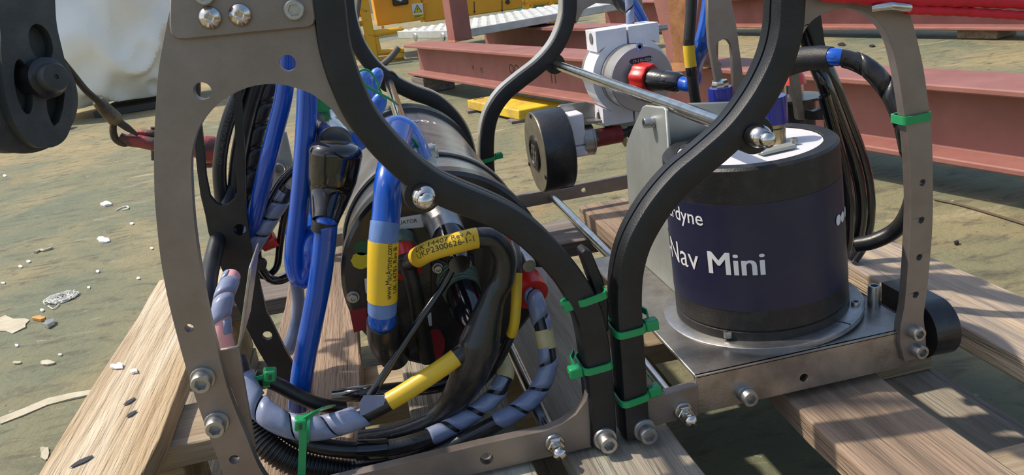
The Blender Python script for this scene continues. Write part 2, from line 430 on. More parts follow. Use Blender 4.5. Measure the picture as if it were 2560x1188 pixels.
# ------------------------------------------------------------------ setting: deck, cream wall
fl = mesh('floor', [(-14, -6, 0), (14, -6, 0), (14, 16, 0), (-14, 16, 0)], [(0, 1, 2, 3)], 'deck_paint')
tag(fl, 'worn green and ochre painted steel deck with rust and flaking paint', 'deck', kind='structure')
wl = box('wall_back', (-6, 9.0, .55), (-1.2, 9.12, 3.2), 'wall_cream', None, .01)
tag(wl, 'cream painted steel wall far behind the white sheeting', 'wall', kind='structure')
box('rail', (-6, 8.97, .47), (-1.2, 9.10, .55), 'wall_rust', wl, .01)

# ------------------------------------------------------------------ pallet
ZP = H - .3362            # top of pallet
TB = .022
pal = thing('wooden_pallet', (.11, .72, 0), 'weathered wooden pallet carrying the steel sensor skid', 'pallet')
def plank(name, x0, x1, y0, y1, z1, m, th=TB, along='Y', seed=0):
    """board with slightly wandering edges"""
    rnd = random.Random(seed); n = 14; V = []; F = []
    for i in range(n + 1):
        t = i / n
        if along == 'Y':
            y = y0 + (y1 - y0) * t; a = x0 + rnd.uniform(-.0018, .0018); b = x1 + rnd.uniform(-.0018, .0018); pts = [(a, y), (b, y)]
        else:
            x = x0 + (x1 - x0) * t; a = y0 + rnd.uniform(-.0018, .0018); b = y1 + rnd.uniform(-.0018, .0018); pts = [(x, a), (x, b)]
        dz = rnd.uniform(-.0006, .0004)
        for px_, py_ in pts: V.append((px_, py_, z1 - th)); V.append((px_, py_, z1 + dz))
    for i in range(n):
        a = i * 4; b = a + 4; F += [(a + 1, a + 3, b + 3, b + 1), (a, b, b + 2, a + 2), (a, a + 1, b + 1, b), (a + 2, b + 2, b + 3, a + 3)]
    F += [(0, 2, 3, 1), (n * 4, n * 4 + 1, n * 4 + 3, n * 4 + 2)]
    o = mesh(name, V, F, m, pal); bevel(o, .0015, 2, 50); return o
tag(plank('plank', -.312, -.222, .20, 1.09, ZP, 'wood_sun', seed=1), 'bleached sunlit outer board with curving grain')
plank('plank', -.135, -.05, .22, 1.085, ZP, 'wood_brown', seed=2)
plank('plank', -.01, .07, .22, 1.085, ZP, 'wood_grey', seed=8)
plank('plank', .096, .176, .22, 1.09, ZP, 'wood_grey', seed=3)
plank('plank', .273, .352, .22, 1.078, ZP, 'wood_brown', seed=4)
tag(plank('plank', .461, .541, .18, 1.085, ZP, 'wood_right', seed=5), 'pale board streaked grey at the far side')
for k, (y0, y1) in enumerate(((.30, .415), (.665, .745), (.995, 1.097))):
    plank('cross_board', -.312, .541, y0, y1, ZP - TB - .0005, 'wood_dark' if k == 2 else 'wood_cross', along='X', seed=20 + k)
for x0 in (-.312, .07, .44):
    for y0, y1 in ((.30, .415), (.665, .745), (.995, 1.097)):
        box('block', (x0 + .002, y0 + .004, .0225), (x0 + .096, y1 - .004, ZP - 2 * TB - .001), 'wood_cross', pal, .002)
    plank('bottom_board', x0, x0 + .1, .20, 1.09, .022, 'wood_grey', th=.021, seed=40 + int(x0 * 100))
def knot(px, py, w, h, a):
    c = onZ(px, py, ZP + .0009); V = [(c.x, c.y, c.z)]; n = 12
    for k in range(n):
        t = 2 * math.pi * k / n; u, v = w * math.cos(t) * random.uniform(.8, 1.2), h * math.sin(t) * random.uniform(.8, 1.2)
        V.append((c.x + u * math.cos(a) - v * math.sin(a), c.y + u * math.sin(a) + v * math.cos(a), c.z))
    mesh('nail_hole', V, [(0, k + 1, (k + 1) % n + 1) for k in range(n)], 'panel_dark', pal)
for q in ((324, 1003, .0032, .007, -.5), (329, 1034, .003, .006, -.5), (205, 1153, .0035, .009, -.9)): knot(*q)

# ------------------------------------------------------------------ skid frame
Y0 = .486; TH = .008; ZB = H - .297; YM = .667; Y1 = 1.05
skid = thing('sensor_skid_frame', (.1375, .75, ZP), 'stainless steel skid frame of curved perforated plates with black rubber edging on the pallet', 'skid frame')

LR = [(812, -80), (822, 0), (834, 100), (849, 162), (870, 220), (902, 288), (947, 348), (998, 402), (1045, 443), (1092, 474), (1150, 500), (1210, 524), (1265, 550), (1315, 583), (1362, 625), (1408, 676), (1446, 730), (1474, 786), (1490, 850), (1500, 920), (1508, 1000), (1512, 1070), (1513, 1118)]
RR = [(1991, -80), (1986, 0), (1981, 71), (1965, 138), (1936, 205), (1896, 272), (1842, 340), (1766, 408), (1710, 455), (1660, 512), (1622, 570), (1596, 625), (1580, 690), (1576, 760), (1580, 840), (1586, 920), (1591, 1000), (1595, 1060), (1597, 1098)]
def path_px(pts, Y, n=6): return [onY(p[0], p[1], Y) for p in cr(pts, n)]
W_ = .0188; D_ = .025
def rprof(side):
    h = W_ / 2; c = .0032; g = .0022; s = side
    base = [(-h + c, 0), (h - c, 0), (h - c * .3, c * .3), (h, c), (h, D_ - c), (h - c * .3, D_ - c * .3), (h - c, D_), (-h + c, D_), (-h + c * .3, D_ - c * .3), (-h, D_ - c)]
    base += [(-h, D_ / 2 + .0012), (-h + g, D_ / 2 + .0008), (-h + g, D_ / 2 - .0008), (-h, D_ / 2 - .0012), (-h, c), (-h + c * .3, c * .3)]
    return [(s * a, b) for a, b in base]
def rubber(pts, Y, side, label):
    o = sweep_profile('rubber_edging', path_px(pts, Y), rprof(side), 'rubber', skid); tag(o, label); return o
YR = Y0 - .005
rubber(LR, YR, -1, 'black rubber channel over the curved inner edge')
rubber(RR, YR, 1, 'black rubber channel over the curved inner edge')
# bosses under the dome nuts
def boss(px, py, wpx, Y, dpth=.02):
    q = onY(px, py, Y); r = pxr(wpx, q)
    lathe('rubber_boss', [(r, 0), (r, -dpth), (r * .9, -dpth - .001)] if False else [(r * .93, .0), (r, -.0015), (r, -dpth)], 'rubber', skid, aim(q, FRONT), 32)
boss(1056, 488, 96, YR + .0006); boss(1890, 338, 100, YR + .0006)

outerL = [(448, -80), (430, 0), (413, 80), (397, 170), (389, 270), (385, 380), (386, 480), (392, 560), (402, 650), (418, 740), (440, 830), (465, 920), (497, 1020), (530, 1110), (562, 1195), (594, 1276)]
outerL = [tuple(p) for p in cr(outerL, 4)]
outerL += [(632, 1306), (690, 1300), (1254, 1170), (1483, 1117), (1512, 1112)]
outerL += [tuple(p) for p in cr(LR[::-1], 3)][2:]
hL = [(845, 300), (824, 268), (787, 240), (760, 227), (717, 214), (673, 210), (616, 220), (555, 252), (510, 298), (488, 345), (478, 400), (480, 480), (486, 560), (498, 650), (518, 765), (545, 880), (567, 965), (590, 1030), (618, 1098), (648, 1170), (680, 1225), (740, 1226), (900, 1186), (1200, 1113), (1315, 1088), (1364, 1078), (1405, 1061), (1440, 1037), (1462, 1002), (1480, 950)]
hL = [tuple(p) for p in cr(hL[:12] + hL[12:], 3)] + [tuple(p) for p in cr(LR, 3)][54:29:-1] + [(960, 370), (905, 330)]
holesL = [hole(506, 228, 44, Y0), hole(719, 158, 41, Y0), hole(473, 821, 22, Y0), hole(586, 1150, 26, Y0), hole(1217, 1147, 34, Y0)]
LRs = [tuple(p) for p in cr(LR, 3)]
def prism_plate(name, outer, hole_px, metric_holes, Y, th, m, parent):
    return prism(name, pXZ(outer, Y), [pXZ(h, Y) for h in hole_px] + metric_holes, (0, Y, 0), (1, 0, 0), (0, 0, 1), (0, 1, 0), th, m, parent, .0007)
hl = [(860, 315)] + [tuple(p) for p in cr([(824, 268), (787, 240), (760, 227), (717, 214), (673, 210), (616, 220), (555, 252), (510, 298), (488, 345), (478, 400), (480, 480), (486, 560), (498, 650), (518, 765), (545, 880), (567, 965), (590, 1030), (618, 1098), (648, 1170), (690, 1225), (740, 1226)], 3)] + [(900, 1186), (1200, 1113), (1315, 1088), (1364, 1078), (1405, 1061), (1440, 1037), (1466, 1002)] + [(1478, 950), (1470, 850), (1440, 760), (1400, 690), (1350, 634), (1290, 590), (1220, 548), (1140, 515), (1085, 490), (1030, 455), (980, 405), (925, 355)]
prism_plate('front_plate', outerL, [hl], holesL, Y0, TH, 'plate_steel', skid)
# name plate bolted to the head of the left front plate
npl = [(425, -80), (423, 60), (426, 85), (444, 99), (470, 98), (770, 69), (785, 62), (789, 45), (783, 0), (775, -80)]
op = plateY('backing_plate', npl, [], Y0 - .0045, .0042, 'plate_steel', skid)
for q in ((526, 44, 56), (601, 37, 56)):
    c = onY(q[0], q[1], Y0 - .0045); r = pxr(q[2], c)
    w = lathe('countersunk_washer', [(r * .28, .002), (r * .3, .0048), (r * .42, .0052), (r * .93, .0030), (r, .0022), (r, 0)], 'bright_steel', skid, aim(c, FRONT), 36)
    w2 = lathe('screw', [(r * .29, .0), (r * .29, .0018)], 'dull_steel', w, None, 16)
cap_screw(skid, onY(736, 25, Y0 - .0045), r=.0056, h=.0045, washer=0)
cap_screw(skid, onY(512, -14, Y0 - .0045), r=.0056, h=.0045, washer=0)
for q in ((508, 944), (543, 1055)): cap_screw(skid, onY(q[0], q[1], Y0), r=.0062, h=.0085, washer=.0078)
# right front plate
outerR = [(1988, -80)] + [tuple(p) for p in cr([(2250, -80), (2262, -30), (2272, 20), (2291, 88), (2309, 170), (2320, 247), (2330, 336), (2333, 450), (2332, 560), (2326, 645), (2317, 738), (2310, 790), (2314, 835), (2316, 870)], 4)] + [(2306, 893), (2291, 898), (2261, 905), (2250, 860), (2252, 815)]
innR = [tuple(p) for p in cr([(2262, 767), (2271, 653), (2277, 520), (2275, 440), (2270, 360), (2262, 290), (2252, 220), (2242, 166), (2230, 115), (2212, 75), (2185, 45), (2150, 26), (2107, 20), (2065, 32), (2033, 50), (2012, 78), (1985, 130)], 4)]
RRs = [tuple(p) for p in cr(RR, 3)]
prism_plate('front_plate', outerR + innR + [(1968, 120), (1980, 71)], [], [hole(2307, 457, 17, Y0), hole(2304, 551, 17, Y0), hole(2299, 644, 17, Y0), hole(2290, 738, 17, Y0)], Y0, TH, 'plate_steel', skid)
stubR = [(1590, 1090), (1600, 1078), (1640, 1066), (1747, 1040), (1747, 962), (1730, 966), (1665, 985), (1640, 975), (1620, 940), (1600, 900), (1570, 900)]
prism_plate('front_bar', stubR, [], [], Y0, TH, 'plate_steel', skid)
# dome nuts and column bolts
dome_nut(skid, onY(1058, 486, YR - .001), r=.0076, two=True)
dome_nut(skid, onY(1886, 338, YR - .001), r=.0080, two=True)
dome_nut(skid, onY(1385, 1106, Y0), r=.0068); dome_nut(skid, onY(1706, 1026, Y0), r=.0068)
cap_screw(skid, onY(1512, 1096, YR), r=.0066, h=.0085, washer=.0086); cap_screw(skid, onY(1611, 1074, YR), r=.0066, h=.0085, washer=.0086)
# loose end of the rubber strip
prism('rubber_end', pXZ([(1452, 634), (1464, 622), (1480, 632), (1508, 700), (1522, 760), (1522, 830), (1500, 830), (1490, 740)], Y0 + .004), [], (0, Y0 + .004, 0), (1, 0, 0), (0, 0, 1), (0, 1, 0), .013, 'rubber', skid, .001)

# middle frame plates
ml = [(470, 120), (474, 250), (482, 330), (488, 380), (493, 430), (501, 488), (513, 538), (521, 582), (538, 632), (558, 683), (582, 744), (606, 800), (636, 861), (668, 915), (704, 962), (738, 985), (775, 972), (733, 911), (711, 872), (683, 814), (666, 780), (643, 683), (631, 649), (622, 575), (616, 531), (612, 464), (612, 380), (606, 300), (600, 120), (580, 120), (586, 300), (590, 380), (593, 481), (585, 498), (570, 511), (555, 515), (540, 509), (525, 491), (515, 441), (510, 380), (502, 300), (496, 120)]
tag(prism_plate('middle_plate', ml, [], [hole(600, 575, 30, YM), hole(651, 663, 30, YM), hole(668, 840, 24, YM)], YM, .006, 'black_plate', skid), 'black curved plate with a round-ended slot')
mr = [(2005, 20), (2050, 20), (2062, 110), (2078, 200), (2094, 300), (2104, 420), (2104, 560), (2080, 560), (2076, 420), (2068, 300), (2020, 300), (2020, 276), (2034, 279), (2052, 272), (2062, 256), (2063, 225), (2054, 170), (2040, 110), (2022, 60)]
tag(prism_plate('middle_plate', mr, [], [], YM, .006, 'black_plate', skid), 'black curved plate with a round-ended slot')
prism_plate('middle_strut', [(1970, 120), (1990, 120), (2013, 300), (1995, 300)], [], [], YM + .004, .006, 'plate_steel', skid)
fork = [(1768, -60), (1769, 54), (1772, 108), (1790, 207), (1806, 300), (1836, 300), (1815, 207), (1793, 140), (1791, 118), (1797, 104), (1808, 98), (1819, 100), (1827, 112), (1830, 140), (1833, 207), (1840, 300), (1870, 300), (1856, 172), (1842, 67), (1831, 13), (1824, -60)]
prism_plate('fork_plate', fork, [], [], YM + .03, .005, 'plate_steel', skid)
# rear frame
RIM_SIDES = (-1, 1)
RL1 = [(862, -90), (866, 0), (876, 60), (896, 115), (930, 165), (975, 203), (1030, 232), (1085, 253), (1125, 287), (1152, 325), (1168, 370), (1176, 420), (1182, 470)]
RR1 = [(1428, -80), (1427, 0), (1424, 43), (1411, 85), (1389, 125), (1352, 166), (1302, 205), (1262, 240), (1236, 278), (1223, 320), (1219, 370), (1221, 430), (1228, 500)]
def rubber_rear(pts, side):
    return sweep_profile('rubber_edging', [onY(p[0], p[1], Y1) for p in cr(pts, 6)], rprof(side), 'rubber', skid)
rubber_rear(RL1, -1); rubber_rear(RR1, 1)
def sunlit_rim(pts, sg):  # bright strip added to imitate sunlight on the rear rubber's side face
    h = W_ / 2 * sg; t = .0016 * sg
    return sweep_profile('sunlit_rim', [onY(p[0], p[1], Y1) for p in cr(pts, 6)], [(h, .003), (h + t, .003), (h + t, D_ - .002), (h, D_ - .002)], 'ring_light', skid)
sunlit_rim(RR1, RIM_SIDES[0]); sunlit_rim(RL1, RIM_SIDES[1])
q = onY(1388, 160, Y1); lathe('rubber_boss', [(.0135, .001), (.0135, .022)], 'rubber', skid, aim(q, (0, 1, 0)), 28)
q = onY(972, 205, Y1); lathe('rubber_boss', [(.0135, .001), (.0135, .022)], 'rubber', skid, aim(q, (0, 1, 0)), 28)
Yb = Y1 + .006
prism_plate('rear_plate', [(1430, -60), (1600, -60), (1612, 60), (1640, 160), (1655, 300), (1640, 460), (1567, 473), (1328, 517), (1190, 545), (1190, 520), (1303, 488), (1565, 438), (1610, 420), (1620, 300), (1605, 180), (1580, 60), (1560, 28), (1530, 10), (1490, 8), (1460, 24), (1440, 60)], [], [hole(1460, 476, 13, Yb)], Yb, .008, 'plate_steel', skid)
prism_plate('rear_plate', [(870, -60), (700, -60), (660, 100), (650, 300), (680, 520), (740, 640), (1150, 550), (1150, 520), (780, 600), (720, 500), (690, 300), (700, 120), (730, 40), (780, 10), (830, 20), (868, 60)], [], [], Yb, .008, 'plate_steel', skid)
# tie rods
def rod(a, b, r, m='bright_steel', name='tie_rod'): return tube(name, [a, b], r, m, skid, 20)
rod(onY(1888, 338, Y0 + .004), onY(1388, 161, Y1 + .004), .0058)
rod(onY(1865, 986, Y0 + .012), onY(1378, 490, Y1 + .012), .0056)
rod(onY(1058, 486, Y0 + .004), onY(972, 205, Y1 + .004), .0058)
rod(onY(1385, 1106, Y0 + .002), Vector((onY(1385, 1106, Y0).x, Y1 + .01, onY(1385, 1106, Y0).z)), .0056)
rod(onY(1706, 1026, Y0 + .002), Vector((onY(1706, 1026, Y0).x + .002, .80, onY(1706, 1026, Y0).z)), .0056)
# folded bracket inside the left arm
fbr = prism_plate('folded_bracket', [(545, 875), (597, 867), (612, 960), (640, 1120), (618, 1110), (590, 1010), (560, 930)], [], [], Y0 + .012, .003, 'plate_steel', skid)
prism_plate('bracket_flange', [(592, 868), (598, 840), (622, 668), (629, 664), (626, 705), (606, 850), (599, 872)], [], [], Y0 + .012, .05, 'dull_steel', skid)
# inner guide plate with bolt seen between the hoses (far left)
prism_plate('rear_gusset', [(672, 330), (716, 330), (736, 420), (730, 520), (690, 520), (668, 450)], [], [], .80, .004, 'galv_sheet', skid)
cap_screw(skid, onY(698, 420, .80), r=.006, h=.006, washer=.008)
# right roller foot
fx = onY(2322, 830, Y0 + .01).x
pts = []
for k in range(25):
    a = math.pi * (k / 24) - math.pi / 2; pts.append((.510 - .024 * math.cos(a), H - .3105 + .0235 * math.sin(a)))
pts += [(.555, H - .287), (.555, H - .334)]
foot = prism('bumper_foot', pts, [], (fx, 0, 0), (0, 1, 0), (0, 0, 1), (1, 0, 0), .021, 'black_plastic', skid, .0025)
tag(foot, 'round-ended black plastic bumper foot')
# tray that carries the navigation sensor
x0, x1 = onZ(1743, 947, ZB).x, .381
zf = H - .3285
trayp = [(x0, Y0 + .006), (x1, Y0 + .006), (x1, .69), (x0, .69)]
prism('tray_top', [(x0, .490), (x1, .490), (x1, .76), (x0, .76)], [], (0, 0, ZB - .003), (1, 0, 0), (0, 1, 0), (0, 0, 1), .003, 'tray_steel', skid, .0012)
fc = lambda px, py, w: hole(px, py, w, .490)
prism('tray_front', [(x0, zf), (x1, zf), (x1, ZB), (x0, ZB)], [fc(2010, 945, 22)], (0, .490, 0), (1, 0, 0), (0, 0, 1), (0, 1, 0), .003, 'tray_steel', skid, .001)
prism('tray_back', [(x0, zf), (x1, zf), (x1, ZB), (x0, ZB)], [], (0, .757, 0), (1, 0, 0), (0, 0, 1), (0, 1, 0), .003, 'tray_steel', skid, .001)
prism('tray_side', [(.493, zf), (.757, zf), (.757, ZB), (.493, ZB)], [], (x1 - .003, 0, 0), (0, 1, 0), (0, 0, 1), (1, 0, 0), .003, 'tray_steel', skid, .001)
cap_screw(skid, onY(1862, 984, .490), r=.0062, h=.008, washer=.0066)
for q in ((2284, 828), (2291, 873)): cap_screw(skid, onY(q[0], q[1], Y0), r=.0055, h=.0075, washer=0)
q = onZ(2185, 765, ZB); cap_screw(skid, q, (0, 0, 1), r=.005, h=.018, washer=0)
# galvanised side bracket beside the sensor
XB = .2425
def yz(px, py): p = onX(px, py, XB); return (p.y, p.z)
sb = [yz(1664, 276), yz(1656, 268), yz(1612, 263), yz(1604, 268), yz(1580, 321), yz(1566, 356), yz(1564, 388), yz(1572, 520), (yz(1572, 520)[0], ZB), (yz(1664, 276)[0], ZB)]
sbo = prism('side_bracket', sb, [], (XB, 0, 0), (0, 1, 0), (0, 0, 1), (1, 0, 0), .003, 'galv_sheet', skid, .001)
yb = yz(1664, 276)
cap_screw(skid, onX(1634, 304, XB), (-1, 0, 0), r=.0048, h=.007, washer=.0052)
zt = yb[1]
prism('back_bracket', [(XB + .003, ZB), (.36, ZB), (.36, zt - .012), (XB + .02, zt), (XB + .003, zt)], [], (0, max(.6475, yb[0]), 0), (1, 0, 0), (0, 0, 1), (0, 1, 0), .003, 'galv_sheet', skid, .001)
# ------------------------------------------------------------------ navigation sensor on the tray
NC = Vector((.294, .575, ZB)); NA = Vector((-.045, 0, 1)).normalized()
NM = aim(NC, NA, (0, 1, 0))
nav = thing('navigation_sensor', NC, 'dark navy cylindrical navigation sensor standing on the steel tray', 'sensor')
HT = .1425; RB, RT = .0697, .0672
rad = lambda z: RB + (RT - RB) * z / HT
lathe('base_flange', [(.0, .0002), (.0805, .0002), (.0805, .0042), (.0795, .0048), (.066, .0048)], 'dull_steel', nav, NM, 72)
lathe('lower_body', [(rad(.004), .004), (rad(.004), .012), (rad(.012) - .001, .0125), (rad(.012) - .001, .0135), (rad(.014), .014), (rad(.03), .030)], 'nav_black', nav, NM, 72)
lathe('label_sleeve', [(rad(.03) + .0003, .030), (rad(.115) + .0003, .115)], 'navy_label', nav, NM, 72)
tag(lathe('top_ring', [(rad(.115), .115), (rad(HT), HT - .002), (rad(HT) - .002, HT), (.056, HT), (.056, HT - .003), (0, HT - .003)], 'nav_black', nav, NM, 72), 'speckled black ring around the top')
lathe('top_disc', [(.0, HT - .0029), (.0555, HT - .0029), (.0555, HT - .0015), (.0, HT - .0015)], 'disc_white', nav, NM, 48)
def navP(ang, z, r): return NM @ Vector((r * math.cos(ang), r * math.sin(ang), z))
for px_, py_ in ((1821, 842), (2140, 768)):
    p = onZ(px_, py_, ZB + .005); cap_screw(nav, p, NA, r=.0035, h=.005, washer=0, name='flange_screw')
for a in (2.2, 5.2):
    box('flange_slot', (.0700, -.0006, .0046), (.0803, .0006, .0050), 'panel_dark', nav, 0, NM @ Matrix.Rotation(a, 4, 'Z'))
d = (Vector((0, 0, H)) - NC); d.z = 0; d.normalize()
def angle_px(px_, py_, z):
    """direction on the sleeve (world) that shows at pixel column px"""
    best = None
    for k in range(720):
        a = 2 * math.pi * k / 720; p = NM @ Vector((rad(z) * math.cos(a), rad(z) * math.sin(a), z)); n = (p - (NM @ Vector((0, 0, z)))).normalized()
        if n.dot(Vector((0, 0, H)) - p) < 0: continue
        c = Vector((p.x, p.y, p.z - H)); cx = p.x * CL[0] + p.y * CD[0] + (p.z - H) * CU[0]; cz = depth(p)
        e = abs(1280 + FPX * cx / cz - px_)
        if best is None or e < best[0]: best = (e, n, a)
    return best
def zpx(py_, px_):
    best = None
    for k in range(200):
        z = HT * k / 199; b = angle_px_cache(px_, z); p = NM @ Vector((rad(z) * math.cos(b), rad(z) * math.sin(b), z))
        cy = p.x * CL[1] + p.y * CD[1] + (p.z - H) * CU[1]; e = abs(594 + FPX * cy / depth(p) - py_)
        if best is None or e < best[0]: best = (e, z)
    return best[1]
def angle_px_cache(px_, z, _c={}):
    k = (px_, round(z, 2))
    if k not in _c: _c[k] = angle_px(px_, 0, round(z, 2))[2]
    return _c[k]
def nav_text(name, body, size, px_end, py_, bold, m='white_print', start=None):
    z = zpx(py_, px_end if start is None else start); e = angle_px(px_end if start is None else start, 0, z)
    n = e[1]; me = text_data(body, size, bold); w = max(v.co.x for v in me.vertices); bpy.data.meshes.remove(me)
    return text_wrap(name, body, size, NM @ Vector((0, 0, z)), NA, n, rad(z) + .0007, m, nav, True, u0=(-w if start is None else 0), bold=bold)
nav_text('maker_name', 'Sonardyne', .0165, 1757, 548, .0001)
nav_text('model_name', 'SPRINT-Nav Mini', .0265, 1911, 662, 0)
for du in (-.0004, .0004, .0008):
    z = zpx(662, 1911); e = angle_px(1911, 0, z); me = text_data('Mini', .0265); w = max(v.co.x for v in me.vertices); bpy.data.meshes.remove(me)
    text_wrap('model_name', 'Mini', .0265, NM @ Vector((0, 0, z)), NA, e[1], rad(z) + .0007 + du * .05, 'white_print', nav, True, u0=-w + du)
for px_, py_ in ((2094, 549), (2104, 541), (2110, 533)):
    z = zpx(py_, px_); e = angle_px(px_, 0, z)
    lathe('icon', [(.0024, 0), (.0042, 0), (.0042, .0001), (.0024, .0001)] if px_ > 2094 else [(.0042, 0), (.0042, .0001)], 'white_print', nav, aim(NM @ Vector((0, 0, z)) + e[1] * (rad(z) + .0006), e[1]), 20)
# connectors on the sensor's top
def lathe_at(name, px_, py_, z, prof, m, parent, M0=None, seg=28):
    p = onZ(px_, py_, z); return lathe(name, prof, m, parent, aim(p, NA), seg)
zt_ = (NM @ Vector((0, 0, HT))).z
p = Vector((onZ(1802, 283, zt_ - .001)))
# blue dust caps with fluted rims
def blue_cap(p, r, h, top, m0='brass', stem=.012):
    base = lathe('connector', [(r * .8, 0), (r * .8, stem * .75), (r * .7, stem * .8), (r * .7, stem)], m0, nav, aim(p, NA), 28)
    V = []; F = []; n = 48
    for z, k in ((stem, 1), (stem + h * .8, 1), (stem + h, .97)):
        for i in range(n):
            a = 2 * math.pi * i / n; rr = r * k * (1 + .05 * (1 if (i // 4) % 2 else 0)); V.append((rr * math.cos(a), rr * math.sin(a), z))
    for j in range(2):
        for i in range(n): F.append((j * n + i, j * n + (i + 1) % n, (j + 1) * n + (i + 1) % n, (j + 1) * n + i))
    F.append(tuple(2 * n + i for i in range(n))); F.append(tuple(range(n))[::-1])
    c = mesh('locking_collar', V, F, 'cap_blue', base, smooth=True)
    if top: lathe('metal_cap', [(r * .72, stem + h), (r * .76, stem + h + .003), (r * .66, stem + h + .006), (0, stem + h + .0065)], 'bright_steel', base, None, 8)
    return base
blue_cap(onZ(1868, 318, zt_ - .002) + Vector((-.008, .03, 0)), .0105, .021, True)
blue_cap(onZ(1940, 360, zt_ - .002), .0098, .021, False, stem=.017)
pb = onZ(1966, 372, zt_); 
box('mounting_plate', (-.014, -.005, 0), (.014, .006, .0025), 'galv_sheet', nav, .0006, aim(pb + Vector((-.008, .0, 0)), NA, (0, 1, 0)) @ Matrix.Rotation(R_(0), 4, 'Z'))
cap_screw(nav, onZ(1985, 358, zt_ + .001), NA, r=.003, h=.004, washer=0, name='plate_screw')
lathe('breather', [(.007, 0), (.007, .0012), (.004, .002)], 'bright_steel', nav, aim(onZ(1722, 368, zt_ - .001), NA), 20)
lathe('ring_screw', [(.002, 0), (.002, .0012)], 'bright_steel', nav, aim(onZ(2068, 345, zt_), NA), 12)

# small rear capped sensor behind the strut
rs = thing('capped_probe', onZ(1975, 270, H - .135), 'small black probe with a red cap behind the navigation sensor', 'probe')
pc = onY(1985, 250, .80)
lathe('probe_body', [(.022, -.06), (.022, .0), (.03, .001), (.03, .004), (.012, .005)], 'black_plastic', rs, aim(pc, (0, 0, 1)), 32)
lathe('glass_stem', [(.010, .004), (.010, .018)], 'bright_steel', rs, aim(pc, (0, 0, 1)), 20)
lathe('red_cap', [(.0135, .018), (.011, .026), (.006, .034), (.005, .042)], 'red_plastic', rs, aim(pc, (0, 0, 1)), 20)

# ------------------------------------------------------------------ actuator pressure housing
HC = Vector((.039, 0, H - .224)); HR = .083; HY0, HY1 = .605, 1.0
hou = thing('pressure_housing', (HC.x, .8, ZP), 'scratched steel cylinder housing lying lengthwise with a black connector end cap', 'housing')
hm = lambda y: aim((HC.x, y, HC.z), (0, 1, 0))
lathe('shell', [(HR - .004, .02), (HR - .004, .36)], 'bottle_steel', hou, hm(HY0), 96)
tag(lathe('end_cap', [(0, 0), (HR - .003, 0), (HR, .003), (HR, .020), (HR - .003, .022)], 'black_plastic', hou, hm(HY0), 96), 'black end cap crowded with connectors')
lathe('rear_cap', [(HR - .004, .352), (HR + .001, .354), (HR + .001, .366), (HR - .002, .367), (HR - .002, .370), (HR + .001, .371), (HR + .001, .392), (0, .395)], 'black_plastic', hou, hm(HY0), 96)
lathe('clamp_band', [(HR - .0035, .086), (HR - .001, .086), (HR - .001, .097), (HR - .0035, .097)], 'dull_steel', hou, hm(HY0), 96)
lathe('rubber_band', [(HR - .0035, .082), (HR - .0022, .082), (HR - .0022, .101), (HR - .0035, .101)], 'rubber', hou, hm(HY0), 96)
q = Vector((HC.x + .008, HY0 + .124, HC.z + HR + .004))
box('band_buckle', (-.013, -.008, -.005), (.013, .008, .007), 'bright_steel', hou, .002, Matrix.Translation(onY(1058, 388, HY0 + .085)) @ Matrix.Rotation(R_(-8), 4, 'Y'))
text_wrap('marker_text', 'NO #01', .021, Vector((HC.x, HY0 + .28, HC.z)), (0, 1, 0), Vector((.02, 0, 1)), HR - .0034, 'white_print', hou, True, u0=-.036)
YE = HY0
def ep(px_, py_): return onY(px_, py_, YE)
for q in ((883, 741), (1358, 650)): cap_screw(hou, ep(*q), r=.0036, h=.004, washer=.0052, name='cap_bolt')
for q in ((1092, 664), (1164, 655)): cap_screw(hou, ep(*q) + Vector((0, -.0046, 0)), r=.0032, h=.004, washer=.0045, name='cap_bolt')
plateY('connector_plate', [(1078, 650), (1185, 640), (1190, 760), (1080, 770)], [], YE - .0045, .0044, 'black_plate', hou)
def sticker(pts, m, name='sticker'): return plateY(name, pts, [], YE - .0004, .0004, m, hou, 0)
lab = plateY('name_label', [(975, 549), (1056, 535), (1059, 568), (1000, 574), (974, 576)], [], YE - .0006, .0006, 'label_white', hou, 0)
c0 = onY(955, 563, YE - .0010); c1 = onY(1043, 552, YE - .0010); ex = (c1 - c0).normalized()
me = text_data('ACTUATOR', .0043); w = max(v.co.x for v in me.vertices); bpy.data.meshes.remove(me)
text_flat('name_text', 'ACTUATOR', .0043, Matrix(((ex.x, -ex.z, 0, c1.x - w), (0, 0, -1, c1.y), (ex.z, ex.x, 0, c1.z - ex.z * w), (0, 0, 0, 1))), 'ink', lab)
blob = lambda cx, cy, rx, ry, n=18: [(cx + rx * math.cos(2 * math.pi * k / n) * (1 + .06 * math.sin(3 * k)), cy + ry * math.sin(2 * math.pi * k / n)) for k in range(n)]
sticker(blob(905, 620, 20, 19), 'sticker_green'); sticker(blob(902, 652, 24, 21), 'sticker_yellow')
sticker([(874, 778), (915, 768), (920, 822), (885, 832)], 'sticker_red'); sticker(blob(1088, 862, 24, 40), 'sticker_red')
sticker([(1298, 624), (1331, 620), (1333, 652), (1301, 658)], 'label_white'); sticker([(1328, 676), (1340, 668), (1366, 668), (1368, 700), (1362, 720), (1345, 726), (1330, 712)], 'label_white')
sticker([(911, 698), (918, 695), (918, 735), (914, 732)], 'label_white'); sticker([(1048, 788), (1078, 782), (1080, 814), (1052, 822)], 'label_white')
sticker([(1118, 650), (1130, 648), (1130, 655), (1126, 664), (1120, 664)], 'label_white')
